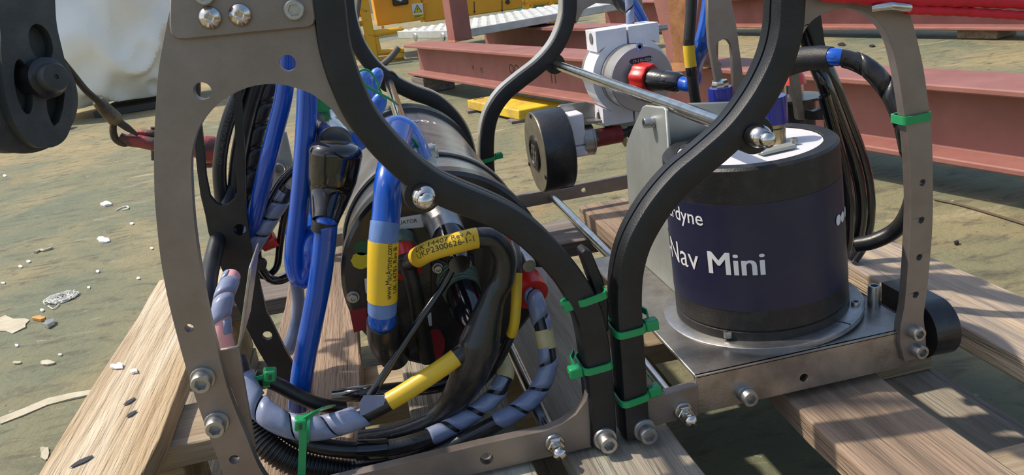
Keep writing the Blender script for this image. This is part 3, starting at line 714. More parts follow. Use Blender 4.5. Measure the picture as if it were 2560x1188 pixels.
# connectors in the end cap
def conn(px_, py_, prof, m, name, d=FRONT, parent=hou, seg=32, y=None):
    return lathe(name, prof, m, parent, aim(onY(px_, py_, y or YE), d), seg)
c = conn(1100, 535, [(.015, 0), (.015, .012), (.0135, .014), (.0135, .03), (.0125, .032)], 'dull_steel', 'metal_connector', (.06, -1, -.35))
lathe('dark_collar', [(.0128, .03), (.0128, .05), (.0085, .058), (.008, .066)], 'gloss_black', c)
c = conn(1140, 690, [(.0165, 0), (.0165, .012), (.0145, .014), (.0145, .024)], 'green_metal', 'green_connector', (.06, -1, -.30))
for z in (.003, .007, .016, .020): lathe('rib', [(.0163 if z < .012 else .0143, z), (.0172 if z < .012 else .0152, z + .0008), (.0163 if z < .012 else .0143, z + .0016)], 'green_metal', c)
lathe('boot', [(.0138, .024), (.0135, .05), (.0095, .064), (.007, .08)], 'gloss_black', c)
c = conn(1278, 590, [(.0125, 0), (.0125, .022), (.010, .024)], 'red_plastic', 'red_connector', (.06, -1, -.20))
lathe('stem', [(.0072, .022), (.0066, .034), (.0052, .05)], 'dull_steel', c)
c = conn(1300, 690, [(.0125, 0), (.0125, .006), (.0115, .007)], 'white_plastic', 'red_connector', (.16, -1, -.35))
lathe('red_nut', [(.0138, .006), (.0145, .009), (.0138, .026), (.0105, .027)], 'red_plastic', c)
c = conn(1002, 602, [(.0125, 0), (.0125, .012), (.0105, .013)], 'green_metal', 'red_connector', (.02, -1, -.5))
lathe('red_nut', [(.0112, .012), (.0120, .016), (.0105, .034)], 'red_plastic', c)

# ------------------------------------------------------------------ sonar head in a white clamp
YS = .86
fcn = onY(1606, 198, YS); SR = pxr(164, fcn); sa = (0, 1, 0)
son = thing('sonar_canister', (fcn.x, YS + .06, fcn.z - SR), 'silver canister held in a white plastic clamp behind the tie rod', 'canister')
sm = aim(fcn, sa)
lathe('face', [(0, 0), (SR - .001, 0), (SR, .001), (SR, .002)], 'sonar_silver', son, sm, 72)
lathe('front_band', [(SR, .002), (SR, .026)], 'ring_light', son, sm, 72)
lathe('groove', [(SR - .0006, .026), (SR - .0006, .032)], 'hose_grey', son, sm, 72)
lathe('body', [(SR, .032), (SR, .118), (SR - .004, .126), (0, .128)], 'ring_light', son, sm, 72)
def clampY(px_list, Y, th, name, label=None):
    return plateY(name, px_list, [], Y, th, 'white_plastic', son, .003)
yc = YS + .038
cc = Vector((fcn.x, yc, fcn.z)); r1 = SR + .0095
def arcpts(a0, a1, r, n=18): return [(cc.x + r * math.cos(R_(a0 + (a1 - a0) * k / n)), cc.z + r * math.sin(R_(a0 + (a1 - a0) * k / n))) for k in range(n + 1)]
g = .0012; e = .021; top = SR + .019; bot = -(SR + .017); wL = SR * 1.0
left = [(cc.x - g, cc.z + top), (cc.x - g - wL, cc.z + top), (cc.x - g - wL, cc.z + math.sqrt(max(0, r1 ** 2 - wL ** 2)) + .004)] + arcpts(180 - 55, 180 + 55, r1) + [(cc.x - g - wL, cc.z - math.sqrt(max(0, r1 ** 2 - wL ** 2)) - .004), (cc.x - g - wL, cc.z + bot), (cc.x - g, cc.z + bot), (cc.x - g, cc.z - SR - .0005)] + arcpts(268, 92, SR + .0004)[:]
mirror = [(2 * cc.x - a, b) for a, b in left]
for pts_, nm in ((left, 'clamp_half'), (mirror, 'clamp_half')):
    prism(nm, pts_, [], (0, yc, 0), (1, 0, 0), (0, 0, 1), (0, 1, 0), .04, 'white_plastic', son, .002)
for zz in (top - .009, bot + .008):
    tube('clamp_bolt', [Vector((cc.x - wL - .001, yc + .018, cc.z + zz)), Vector((cc.x + wL + .018, yc + .018, cc.z + zz))], .0035, 'dull_steel', son, 14)
    lathe('bolt_recess', [(.0065, 0), (.0065, .0005)], 'hose_grey', son, aim((cc.x - g - wL - .0003, yc + .018, cc.z + zz), (-1, 0, 0)), 20)
    lathe('nut', [(.0065, 0), (.0065, .005)], 'dull_steel', son, aim((cc.x + g + wL, yc + .018, cc.z + zz), (1, 0, 0)), 6)
c0 = onY(1603, 150, YS - .0004); 
pl = plateY('serial_plate', [(1574, 153), (1578, 148), (1626, 139), (1631, 143), (1630, 149), (1625, 153), (1580, 160), (1575, 158)], [], YS - .0006, .0006, 'panel_dark', son, 0)
a0 = onY(1581, 155.5, YS - .0009); a1 = onY(1625, 147.5, YS - .0009); ex = (a1 - a0).normalized()
text_flat('serial_text', '17-110-0504', .0045, Matrix(((ex.x, -ex.z, 0, a0.x), (0, 0, -1, a0.y), (ex.z, ex.x, 0, a0.z), (0, 0, 0, 1))), 'label_white', pl)
lathe('pin_hole', [(.0042, 0), (.0042, .0006), (.002, .0006), (.002, .0)], 'bright_steel', son, aim(onY(1599, 117, YS), FRONT), 16)
# red coupling on the face
cd_ = Vector((.55, -1, -.10)).normalized(); cb = onY(1595, 193, YS)
n = 48; V = []; F = []
for z, k in ((0, .98), (.002, 1), (.017, 1), (.019, .93)):
    for i in range(n):
        a = 2 * math.pi * i / n; rr = .0158 * k * (1.07 if (i // 3) % 2 else 1.0); V.append((rr * math.cos(a), rr * math.sin(a), z))
for j in range(3):
    for i in range(n): F.append((j * n + i, j * n + (i + 1) % n, (j + 1) * n + (i + 1) % n, (j + 1) * n + i))
F.append(tuple(3 * n + i for i in range(n)))
cp = mesh('red_coupling', V, F, 'red_plastic', son, aim(cb, cd_), smooth=True)
lathe('connector_boot', [(.0118, .018), (.0122, .022), (.0112, .040), (.0095, .044)], 'black_plastic', cp)
lathe('gloss_sleeve', [(.0112, .038), (.0108, .056), (.0085, .060)], 'gloss_black', cp)
# steel angle under the clamp
ab = plateY('support_angle', [(1393, 268), (1402, 262), (1466, 254), (1488, 262), (1488, 294), (1404, 302), (1396, 296)], [], YS + .055, .003, 'dull_steel', son)
p0 = onY(1400, 303, YS + .055); p1 = onY(1490, 293, YS + .055)
mesh('angle_flange', [p0, p1, p1 + Vector((0, -.024, 0)), p0 + Vector((0, -.024, 0)), p0 + Vector((0, 0, -.003)), p1 + Vector((0, 0, -.003)), p1 + Vector((0, -.024, -.003)), p0 + Vector((0, -.024, -.003))], [(0, 1, 2, 3), (7, 6, 5, 4), (0, 4, 5, 1), (1, 5, 6, 2), (2, 6, 7, 3), (3, 7, 4, 0)], 'dull_steel', son)
tube('stay', [onY(1530, 302, YS + .05), onY(1568, 362, YS + .05)], .004, 'tan_tape', son, 8)
lathe('hex_bolt', [(.0062, 0), (.0062, .007), (.005, .008)], 'dull_steel', son, aim(onY(1422, 300, YS + .043), (0, 0, 1)), 6)
lathe('hex_bolt', [(.0055, 0), (.0055, .007), (.003, .008)], 'panel_dark', son, aim(onY(1519, 301, YS + .045), (0, 0, -1)), 6)

# ------------------------------------------------------------------ black disc transducer
YT = YS + .043
tc_ = onY(1412, 368, YT); tr = pxr(204, tc_); ax = Vector((-1, -.03, .0)).normalized()
tra = thing('disc_transducer', tc_ - Vector((0, 0, tr)), 'black drum shaped transducer hung on a white clamp below the steel angle', 'transducer')
tm = aim(tc_, ax)
lathe('drum', [(0, 0), (tr - .001, 0), (tr, .0012), (tr, .034), (tr - .0008, .0355)], 'black_plastic', tra, tm, 72)
fa = lathe('face_plate', [(tr - .001, .0352), (tr - .0015, .0362), (0, .0362)], 'ring_light', tra, tm, 72)
fa.data.materials.clear(); fa.data.materials.append(mat('face_bronze', (.20, .18, .13), .45, .5, (.27, .24, .18), 60, .4, .7, .1, 500))
lathe('face_insert', [(.0205, .0362), (.0205, .0385), (.0185, .0392), (.0155, .0392), (.0150, .0380), (0, .0380)], 'black_plastic', tra, tm, 48)
for k in range(7):
    r_ = 0 if k == 0 else .008; a = k * math.pi / 3
    lathe('port', [(.0028, .0379), (.0028, .0384)], 'face_bronze' if 'face_bronze' in MATS else 'brass', tra, tm @ Matrix.Translation((r_ * math.cos(a), r_ * math.sin(a), 0)), 14)
for k in range(3):
    a = R_(90 + k * 120); lathe('face_screw', [(.0025, .0362), (.0025, .0375)], 'panel_dark', tra, tm @ Matrix.Translation(((tr - .005) * math.cos(a), (tr - .005) * math.sin(a), 0)), 12)
box('tape_tab', (-.007, .0, .0), (.004, .0006, .016), 'tape_blue', tra, 0, tm @ Matrix.Rotation(R_(200), 4, 'Z') @ Matrix.Translation((0, tr - .0002, 0)))
bx = lambda nm, z0, z1, r0, m_: lathe(nm, [(r0, z0), (r0, z1)], m_, tra, tm, 40)
# white clamp, steel collar, red sleeve run the other way along the axis
cl_ = onY(1440, 352, YT)
box('clamp_upper', (-.012, -.016, -.004), (.009, .016, .033), 'white_plastic', tra, .002, Matrix.Translation(onY(1438, 350, YT)))
box('clamp_lower', (-.012, -.016, -.018), (.010, .016, -.0046), 'white_plastic', tra, .003, Matrix.Translation(onY(1438, 350, YT)))
cx_ = onY(1452, 352, YT); am = aim(cx_, -ax)
lathe('collar', [(.0185, .0), (.0185, .011), (.0190, .0115), (.0190, .0135), (.016, .014)], 'dull_steel', tra, am, 40)
lathe('nut', [(.0115, .014), (.0115, .019)], 'green_metal', tra, am, 6)
lathe('red_sleeve', [(.0105, .018), (.0108, .022), (.0104, .050), (.008, .051)], 'red_sleeve', tra, am, 28)
lathe('cable_end', [(.006, .05), (.0055, .058), (.0075, .060), (.0075, .085)], 'cable_black', tra, am, 24)
# ------------------------------------------------------------------ cables and hoses
def cpath(pts, n=10):
    """(px, py, distance) control points; a missing distance repeats the last one"""
    Y = None; P = []
    for p in pts:
        if isinstance(p, Vector): P.append(p); Y = p.y; continue
        if len(p) > 2 and p[2] is not None: Y = p[2]
        P.append((p[0], p[1], Y))
    # fill distances linearly between those given
    W3 = [q if isinstance(q, Vector) else onY(q[0], q[1], q[2]) for q in P]
    return [Vector(v) for v in cr(W3, n)]
def cut(P, f0, f1):
    Q = resample(P, 201); a = int(round(f0 * 200)); b = max(a + 1, int(round(f1 * 200))); return Q[a:b + 1]
def cable(name, label, pts, w, m, cat='cable', group=None, radii=None, seg=18):
    P = cpath(pts); n = max(24, len(P)); Q = resample(P, n)
    r = pxr(w, Q[len(Q) // 2]) if w else None
    if radii:
        r = [pxr(np.interp(i / (n - 1), [a for a, _ in radii], [b for _, b in radii]), Q[i]) for i in range(n)]
    o = tube(name, Q, r, m, None, seg); tag(o, label, cat, group); o['_r'] = r if not radii else r[n // 2]
    return o, Q
def sleeve(o, Q, f0, f1, m, name, k=1.06, seg=18):
    return tube(name, cut(Q, f0, f1), o['_r'] * k, m, o, seg)
def wrapit(o, Q, f0, f1, m='spiral_grey', pitch=.014, k=1.08, gap=.12):
    return spiral('spiral_wrap', cut(Q, f0, f1), o['_r'] * k, pitch, m, o, gap)

def text_path(name, body, size, Q, f0, f1, r, side, m, parent, flip=False, u0=0.0):
    """print following a curved sleeve between fractions f0 and f1 of path Q; side = angle from the reader-facing line"""
    P = cut(Q, f0, f1); P = P[::-1] if flip else P; d = [0.0]
    for a, b in zip(P, P[1:]): d.append(d[-1] + (b - a).length)
    me = text_data(body, size); me.materials.clear(); w = max(v.co.x for v in me.vertices); k = min(1.0, (d[-1] - u0) / w)
    for v in me.vertices:
        u = min(d[-1] - 1e-6, max(0, v.co.x * k + u0)); i = max(0, int(np.searchsorted(d, u)) - 1); i = min(i, len(P) - 2); t = (u - d[i]) / (d[i + 1] - d[i])
        p = P[i].lerp(P[i + 1], t); tg = (P[min(len(P) - 1, i + 6)] - P[max(0, i - 5)]).normalized(); n = Vector((0, 0, H)) - p; n = (n - tg * n.dot(tg)).normalized(); up = n.cross(tg)
        a = side + v.co.y / r; v.co = p + (n * math.cos(a) + up * math.sin(a)) * r
    return link(name, me, m, parent)
# blue hoses
o, Q = cable('blue_hose', 'slim blue hose slanting down behind the arch of the left plate', [(727, 0, .66), (720, 100), (716, 180), (707, 250), (690, 320), (673, 390), (655, 470, .67), (638, 540, .68), (622, 610, .692), (616, 680, .70), (630, 740, .70)], 44, 'hose_blue', 'hose')
o, Q = cable('blue_hose', 'blue hose hanging straight and looping back up beside the black conical boot', [(776, 100, .61), (770, 200), (766, 300), (758, 420), (747, 530), (737, 620), (739, 675), (756, 700), (774, 668), (782, 600), (790, 520, .66)], 50, 'hose_blue', 'hose')
o, Q = cable('blue_hose', 'thick blue hose leaving the large black conical boot downwards', [(842, 352, .60), (836, 410), (826, 480), (815, 560, .58), (812, 600), (800, 700), (781, 800), (763, 890), (752, 960), (748, 1015, .585)], 57, 'hose_blue', 'hose')
def boot_tube(parent, pts, widths, m, name):
    P = cpath(pts); n = 40; Q_ = resample(P, n); r = [pxr(np.interp(i / (n - 1), [a for a, _ in widths], [b for _, b in widths]), Q_[i]) for i in range(n)]
    return tube(name, Q_, r, m, parent, 32)
b_ = boot_tube(o, [(842, 352, .598), (836, 410), (826, 480), (812, 556, .58)], [(0, 60), (.03, 104), (.07, 124), (.12, 134), (.45, 122), (.62, 104), (.9, 74), (1, 66)], 'gloss_black', 'conical_boot')
boot_tube(o, [(813, 553, .58), (808, 578)], [(0, 64), (1, 63)], 'rubber', 'boot_ring')
q = onY(838, 352, .60); lathe('steel_tip', [(.012, 0), (.012, .012), (.009, .02), (.009, .034)], 'bright_steel', o, aim(q, (onY(826, 318, .62) - q)), 24)
o, Q = cable('blue_hose', 'thick blue hose with a wide yellow printed label in front of the end cap', [(1000, 330, .62), (984, 390, .58), (972, 450, .555), (966, 530, .545), (958, 610, .54), (956, 745), (956, 800, .545), (962, 850, .56), (980, 880, .59)], 72, 'hose_blue', 'hose')
L_ = lambda y: float(np.interp(y, [594 + FPX * (v.x * CL[1] + v.y * CD[1] + (v.z - H) * CU[1]) / depth(v) for v in Q], [i / (len(Q) - 1) for i in range(len(Q))]))
sleeve(o, Q, L_(557), L_(603), 'tape_blue', 'clear_tape', 1.03); yl = sleeve(o, Q, L_(601), L_(749), 'yellow_sleeve', 'yellow_label', 1.07, 28)
sleeve(o, Q, L_(747), L_(778), 'tape_blue', 'clear_tape', 1.04)
boot_tube(o, [(956, 803, .545), (962, 850, .56), (985, 888, .592)], [(0, 80), (.5, 84), (1, 78)], 'black_plastic', 'boot')
text_path('label_print', 'www.MacArtney.com', .0066, Q, L_(604), L_(744), o['_r'] * 1.09, -.42, 'ink', yl, True, .003)
text_path('label_print', 'UK 14781 Rev B', .0060, Q, L_(612), L_(736), o['_r'] * 1.09, -.92, 'ink', yl, True, .004)
o, Q = cable('blue_hose', 'bent blue hose in clear glossy wrap peeking over the rubber edge above the steel cylinder', [(1050, 400, .64), (1026, 345), (1000, 322), (972, 330), (950, 360, .64)], 66, 'wrap_blue', 'hose')
for k, (lb, pts_, w) in enumerate((('blue hose end in clear wrap, the fatter of the pair under the thin green tie', [(900, 340, .80), (912, 260), (912, 200), (906, 172)], 38), ('blue hose end in clear wrap leaning right beside the rear tie rod', [(905, 320, .82), (922, 250), (940, 195), (947, 170)], 34), ('short blue hose loop in clear wrap below the leaning hose end', [(915, 300, .78), (938, 262), (952, 244), (950, 265), (930, 300)], 30))):
    P = cpath(pts_); n = 40; Qr = resample(P, n); r0 = pxr(w, Qr[20])
    rr = [r0 * (1 if (k == 2 or i < n - 6) else math.sqrt(max(.02, 1 - ((i - n + 6) / 5.2) ** 2))) for i in range(n)]
    tag(tube('blue_hose', Qr, rr, 'wrap_blue', None, 20), lb, 'hose')
o, Q = cable('blue_hose', 'short blue hose under the green tie beside the steel tip of the boot', [(905, 372, .66), (880, 335), (855, 312), (838, 300, .68)], 40, 'wrap_blue', 'hose')
o, Q = cable('blue_hose', 'blue hose curving down into the red coupling of the silver canister', [(1782, -60, .745), (1772, 30), (1755, 110), (1738, 165, .775), cb + cd_ * .075, cb + cd_ * .054], 40, 'hose_blue', 'hose')
o, Q = cable('blue_hose', 'short blue hose slanting behind the white clamp', [(1560, -20, 1.0), (1590, 20), (1612, 62), (1625, 100)], 26, 'hose_blue', 'hose')
# black cables on the far left
o, Q = cable('optical_cable', 'black optical cable with faint printed name behind the slotted plate', [(632, 60, .70), (615, 160), (597, 229), (573, 293), (556, 357), (549, 414), (551, 470), (562, 540), (590, 610)], 34, 'cable_black')
text_path('cable_print', 'OPTICAL CABLE CORPORATION', .0056, Q, .24, .62, o['_r'] * 1.02, 0, 'hose_grey', o, True)
o, Q = cable('black_cable', 'plain black cable between the printed optical cable and the wrapped cable', [(685, 60, .705), (655, 170), (628, 255), (607, 340), (594, 420), (590, 500), (600, 610)], 42, 'cable_black')
o, Q = cable('black_cable', 'black cable in black spiral wrap left of the slim blue hose', [(725, 40, .71), (695, 150), (668, 240), (649, 310), (636, 380), (626, 450), (630, 540), (650, 620)], 42, 'cable_black')
wrapit(o, Q, .02, .8, 'black_plastic', .020, 1.12)
o, Q = cable('black_hose', 'thick black hose arching over beside the steel tip of the boot', [(756, 480, .66), (764, 400), (786, 325), (822, 282), (870, 268, .72)], 48, 'rubber', 'hose')
o, Q = cable('black_cable', 'thin glossy black cable in a wide loop behind the blue hoses', [(745, 415, .69), (705, 455), (668, 520), (646, 590), (646, 655), (680, 700), (722, 690), (738, 640)], 22, 'gloss_black')
o, Q = cable('black_cable', 'glossy black cable loop under the grey wrapped cable end', [(738, 470, .70), (712, 540), (700, 610), (690, 670), (655, 690), (640, 640), (655, 600)], 18, 'gloss_black')
tag(tube('red_plug', [onY(655, 610, .695), onY(688, 596, .695)], .0075, 'red_plastic', None, 16), 'small red plug among the looped black cables', 'plug')
o, Q = cable('grey_wrapped_cable', 'cable end in grey spiral wrap slanting behind the slotted plate', [(722, 468, .685), (703, 504), (660, 575), (622, 640), (596, 690, .70)], 34, 'cable_black')
wrapit(o, Q, .05, .95, pitch=.017, k=1.12)
o, Q = cable('grey_wrapped_cable', 'grey wrapped cable with a pink cut end inside the left arm', [(580, 690, .60), (560, 742, .575), (553, 790, .565), (556, 835, .56), (564, 866)], 44, 'foam_pink')
wrapit(o, Q, .02, .84, pitch=.018, k=1.1, gap=.06)
o, Q = cable('black_cable', 'black cable running down between the left arm and the slotted plate', [(580, 470, .705), (560, 545, .69), (534, 640, .65), (520, 720, .61), (528, 800, .60)], 42, 'cable_black')
o, Q = cable('grey_tube', 'clear grey tube behind the thick blue hose near the pallet boards', [(740, 700, .72), (746, 760), (738, 820), (718, 880, .70)], 32, 'spiral_grey', 'tube')
o, Q = cable('black_cable', 'black cable tied with a green tie above the grey spiral wrap', [(636, 942, .565), (690, 960), (745, 990), (800, 1012), (860, 1020, .57)], 36, 'cable_black')
# bundle along the bottom
o, Q = cable('corrugated_conduit', 'black corrugated conduit curving along the foot of the left plate', [(598, 980, .57), (625, 1055, .55), (670, 1115, .535), (740, 1158, .53), (840, 1180), (960, 1192, .535)], 74, 'cable_black', 'conduit')
bpy.data.objects.remove(o); P = resample(Q, 300); r0 = pxr(70, P[100])
o = tube('corrugated_conduit', P, [r0 * (1 if (i // 3) % 2 else .86) for i in range(300)], 'cable_black', None, 24); tag(o, 'black corrugated conduit curving along the foot of the left plate', 'conduit')
o, Q = cable('black_cable', 'black cable with the long yellow sleeve and broad grey spiral wrap', [(596, 900, .57), (624, 985, .545), (680, 1045, .53), (760, 1072, .525), (840, 1062), (910, 1035), (975, 1003, .525), (1060, 950, .527), (1135, 898, .53), (1180, 862, .535)], 46, 'black_plastic')
wrapit(o, Q, .03, .58, pitch=.026, k=1.32, gap=.05)
sleeve(o, Q, .665, .93, 'yellow_sleeve', 'yellow_sleeve', 1.02)
plateY('wrap_tail', [(898, 1010), (910, 990), (962, 990), (960, 1012), (910, 1038), (900, 1040)], [], .517, .0012, 'spiral_grey', o, 0)
o, Q = cable('labelled_cable', 'black cable with a short printed yellow sleeve entering the splitter boot', [(1005, 668, .575), (1045, 643, .55), (1080, 625, .54), (1140, 608, .535), (1200, 594, .535), (1238, 602), (1262, 645), (1256, 700), (1236, 735), (1212, 810, .535), (1190, 890), (1155, 970, .54), (1095, 1040, .55), (1000, 1082, .555), (900, 1100, .56)], None, 'black_plastic', radii=[(0, 36), (.06, 44), (.12, 48), (.27, 52), (.33, 58), (.42, 60), (.46, 66), (.56, 104), (.64, 96), (.74, 66), (.82, 48), (1, 46)], seg=26)
o['_r'] = pxr(50, onY(1140, 608, .535)); ys = sleeve(o, Q, .095, .255, 'yellow_sleeve', 'yellow_label', 1.06, 28)
text_path('label_print', 'UK 14407 Rev A', .0056, Q, .115, .245, o['_r'] * 1.08, .62, 'ink', ys, False, .002)
text_path('label_print', 'UKP2300626-1-1', .0060, Q, .115, .245, o['_r'] * 1.08, -.02, 'ink', ys, False, .002)
o, Q = cable('thin_sleeved_cable', 'thin cable with a narrow yellow sleeve hanging beside the splitter boot', [(1284, 608, .57), (1292, 645, .555), (1292, 700, .545), (1287, 800, .54), (1272, 850, .545), (1242, 910, .555), (1205, 955, .57)], 25, 'black_plastic')
sleeve(o, Q, .21, .56, 'yellow_sleeve', 'yellow_sleeve', 1.08)
o, Q = cable('grey_wrapped_cable', 'grey spiral wrapped cable curving from the red nut down under the splitter boot', [onY(1300, 690, YE) + Vector((.16, -1, -.35)).normalized() * .024, (1338, 752, .565), (1352, 800, .558), (1363, 850, .552), (1371, 910, .545), (1350, 970, .54), (1300, 1022, .535), (1245, 1056, .53), (1190, 1085), (1100, 1128), (1000, 1160), (900, 1176), (780, 1182, .535)], 42, 'black_plastic')
wrapit(o, Q, .01, .155, pitch=.020, k=1.12); wrapit(o, Q, .20, .48, pitch=.022, k=1.14)
sleeve(o, Q, .15, .205, 'tan_tape', 'tan_tape', 1.15)
o, Q = cable('grey_wrapped_cable', 'grey spiral wrapped cable with tan tape passing below the yellow sleeve', [(1225, 868, .57), (1256, 908, .56), (1262, 945, .55), (1225, 1000, .545), (1165, 1045, .54), (1095, 1084, .535), (1035, 1106, .53), (960, 1122), (860, 1124), (760, 1104, .535), (680, 1055, .55)], 42, 'black_plastic')
wrapit(o, Q, .13, .46, pitch=.022, k=1.13, gap=.16); sleeve(o, Q, .06, .13, 'tan_tape', 'tan_tape', 1.1); sleeve(o, Q, .60, .70, 'gloss_black', 'shrink_sleeve', 1.22)
o, Q = cable('black_cable', 'dark glossy cable lying behind the yellow sleeve near the pallet', [(1175, 940, .60), (1100, 962), (1000, 975), (900, 985), (840, 992, .61)], 40, 'gloss_black')
o, Q = cable('black_cable', 'very thin black cable crossing diagonally in front of the end cap', [(1152, 630, .555), (1140, 655), (1108, 715), (1050, 800, .545), (985, 900, .54), (925, 990, .535)], 20, 'gloss_black')
o, Q = cable('black_cable', 'black cable hanging from the red connector in the shade of the end cap', [(1010, 640, .565), (1035, 720, .565), (1050, 800, .57), (1070, 900, .58)], 40, 'rubber')
# right hand cables
o, Q = cable('black_hose', 'heavy black hose with a blue taped patch bowing out behind the right arm', [(1950, 165, .67), (2010, 148, .645), (2075, 142, .62), (2130, 150, .61), (2180, 178, .60), (2225, 232, .59), (2256, 300, .58), (2278, 400, .575), (2284, 480), (2266, 540, .58), (2235, 578, .59), (2185, 603, .60), (2140, 612, .61)], 42, 'cable_black', 'hose')
boot_tube(o, [(1945, 166, .672), (2010, 148, .645), (2080, 142, .619)], [(0, 64), (.8, 60), (1, 50)], 'rubber', 'boot')
sleeve(o, Q, .185, .225, 'hose_blue', 'blue_tape', 1.06); wrapit(o, Q, .235, .60, 'black_plastic', .028, 1.14, .08)
for lb, pts_, w in (('glossy black cable drooping beside the navigation sensor, nearest its side', [(2060, 240, .65), (2085, 330), (2108, 420), (2120, 520), (2118, 600), (2108, 640)], 30), ('glossy black cable drooping beside the navigation sensor, in the middle of three', [(2000, 50, .68), (2030, 135), (2062, 215, .67), (2097, 305), (2126, 385), (2146, 465), (2150, 540), (2138, 605), (2115, 645)], 36), ('glossy black cable drooping beside the navigation sensor, outermost of three', [(2015, 40, .71), (2050, 130), (2083, 210, .705), (2118, 300), (2147, 380), (2167, 460), (2171, 540), (2158, 605), (2130, 650)], 34)):
    cable('black_cable', lb, pts_, w, 'gloss_black')
# above the sensor
o, Q = cable('banded_cable', 'black cable with a yellow band hanging beside the blue hose above the sensor', [(1733, -60, .735), (1727, 40), (1722, 110), (1727, 165), (1735, 230), (1748, 300, .735)], 27, 'cable_black')
L_ = lambda y: float(np.interp(y, [594 + FPX * (v.x * CL[1] + v.y * CD[1] + (v.z - H) * CU[1]) / depth(v) for v in Q], [i / (len(Q) - 1) for i in range(len(Q))]))
sleeve(o, Q, L_(113), L_(166), 'yellow_sleeve', 'yellow_band', 1.08); sleeve(o, Q, L_(98), L_(114), 'gloss_black', 'shrink_sleeve', 1.05); sleeve(o, Q, L_(165), L_(188), 'gloss_black', 'shrink_sleeve', 1.05)
o, Q = cable('grey_wrapped_cable', 'thin grey wrapped cable hanging behind the white clamp', [(1568, -50, .93), (1574, 20), (1577, 90)], 18, 'cable_black')
wrapit(o, Q, .02, .98, pitch=.02, k=1.15)
o, Q = cable('corrugated_conduit', 'short black corrugated conduit above the white clamp', [(1530, -40, .97), (1545, 5), (1566, 26)], 26, 'cable_black', 'conduit')
for lb, pts_, w in (('broad red webbing sling across the top of the right plate', [(2060, -14, .478), (2200, -4), (2350, 0), (2470, 2), (2600, 8), (2760, 14)], 34), ('narrow red webbing strand below the broad red sling', [(2266, 24, .478), (2340, 27), (2450, 32), (2600, 42), (2760, 52)], 22)):
    P = resample(cpath(pts_), 80); r0 = pxr(w, P[20]); rr = [r0 * (1 + .07 * math.sin(i * 1.3) + .04 * math.sin(i * .57)) for i in range(80)]
    tag(tube('red_sling', P, rr, 'red_webbing', None, 16), lb, 'sling')
tag(tube('steel_ring', [onY(2180, 22, .476), onY(2225, 16, .470), onY(2272, 20, .474)], .0028, 'bright_steel', None, 12), 'thin steel shackle pin holding the red sling to the right plate', 'pin')

# ------------------------------------------------------------------ green cable ties
def tie_loop(label, C, ex, ey, hx, hy, width=.005, th=.0013, head=None, head_dir=None, tail=None, name='cable_tie', round_=.35, parts=True):
    """strap around a rounded box section: C centre, ex/ey section axes, hx/hy half sizes"""
    ex = Vector(ex).normalized(); ey = Vector(ey).normalized(); up = ex.cross(ey).normalized(); n = 40; V = []; F = []
    for k in range(n):
        a = 2 * math.pi * k / n; c, s = math.cos(a), math.sin(a); e = round_
        px_ = math.copysign(abs(c) ** e, c); py_ = math.copysign(abs(s) ** e, s)
        p = C + ex * (px_ * hx) + ey * (py_ * hy); q = C + ex * (px_ * (hx + th)) + ey * (py_ * (hy + th))
        V += [p - up * width / 2, q - up * width / 2, q + up * width / 2, p + up * width / 2]
    for k in range(n):
        a = k * 4; b = ((k + 1) % n) * 4
        for j in range(4): F.append((a + j, a + (j + 1) % 4, b + (j + 1) % 4, b + j))
    o = mesh(name, V, F, 'green_tie', None, smooth=True); tag(o, label, 'cable tie')
    if head is not None:
        M = Matrix(((ex.x, ey.x, up.x, head.x), (ex.y, ey.y, up.y, head.y), (ex.z, ey.z, up.z, head.z), (0, 0, 0, 1)))
        hb = box('head', (-.0048, -.0042, -.0040), (.0048, .0042, .0040), 'green_tie', o, .0012, M)
        box('slot', (-.0053, -.0022, -.0012), (.0053, .0022, .0012), 'sticker_green', hb, .0004)
    if tail:
        V = []; 
        for p in tail: V += [p - ex * 0 - up * width * .45, p + up * width * .45]
        F = [(2 * i, 2 * i + 2, 2 * i + 3, 2 * i + 1) for i in range(len(tail) - 1)]
        t = mesh('tail', V, F, 'green_tie', o); md = t.modifiers.new('t', 'SOLIDIFY'); md.thickness = .0012
    return o
hxr, hyr = W_ / 2 + .0008, D_ / 2 + .0008
def col_tie(label, px_, py_, side, tilt, dz=0):
    c = onY(px_, py_, YR) + Vector((0, D_ / 2, 0)); ex = Vector((math.cos(tilt), 0, math.sin(tilt)))
    hd = c + ex * (side * (hxr + .0055)) + Vector((0, -hyr * .55, 0))
    tl = [hd + Vector((0, .002, .002)), hd + Vector((side * .001, .008, .006)), hd + Vector((-side * .003, .014, .008))]
    tie_loop(label, c, ex, (0, 1, 0), hxr, hyr, head=hd, tail=tl, round_=.4)
col_tie('green cable tie, upper one on the left rubber column, head to its left', 1482, 748, -1, R_(9))
col_tie('green cable tie, lower one on the left rubber column, head to its left', 1497, 922, -1, R_(4))
col_tie('green cable tie, upper one on the right rubber column, head to its right', 1580, 832, 1, R_(3))
col_tie('green cable tie, lower one on the right rubber column, head to its right', 1590, 1002, 1, R_(8))
c = onY(2296, 295, Y0) + Vector((0, TH / 2, 0))
tie_loop('green cable tie around the steel right arm', c + Vector((-.0015, .002, 0)), (1, 0, .03), (0, 1, 0), .0095, .0075, width=.0058, round_=.3)
c = onY(1222, 400, Y1) + Vector((0, D_ / 2, 0)); hd = c + Vector((.015, -.01, .003))
tie_loop('green cable tie on the rear rubber edging', c, (1, 0, .1), (0, 1, 0), hxr, hyr, head=hd, round_=.4)
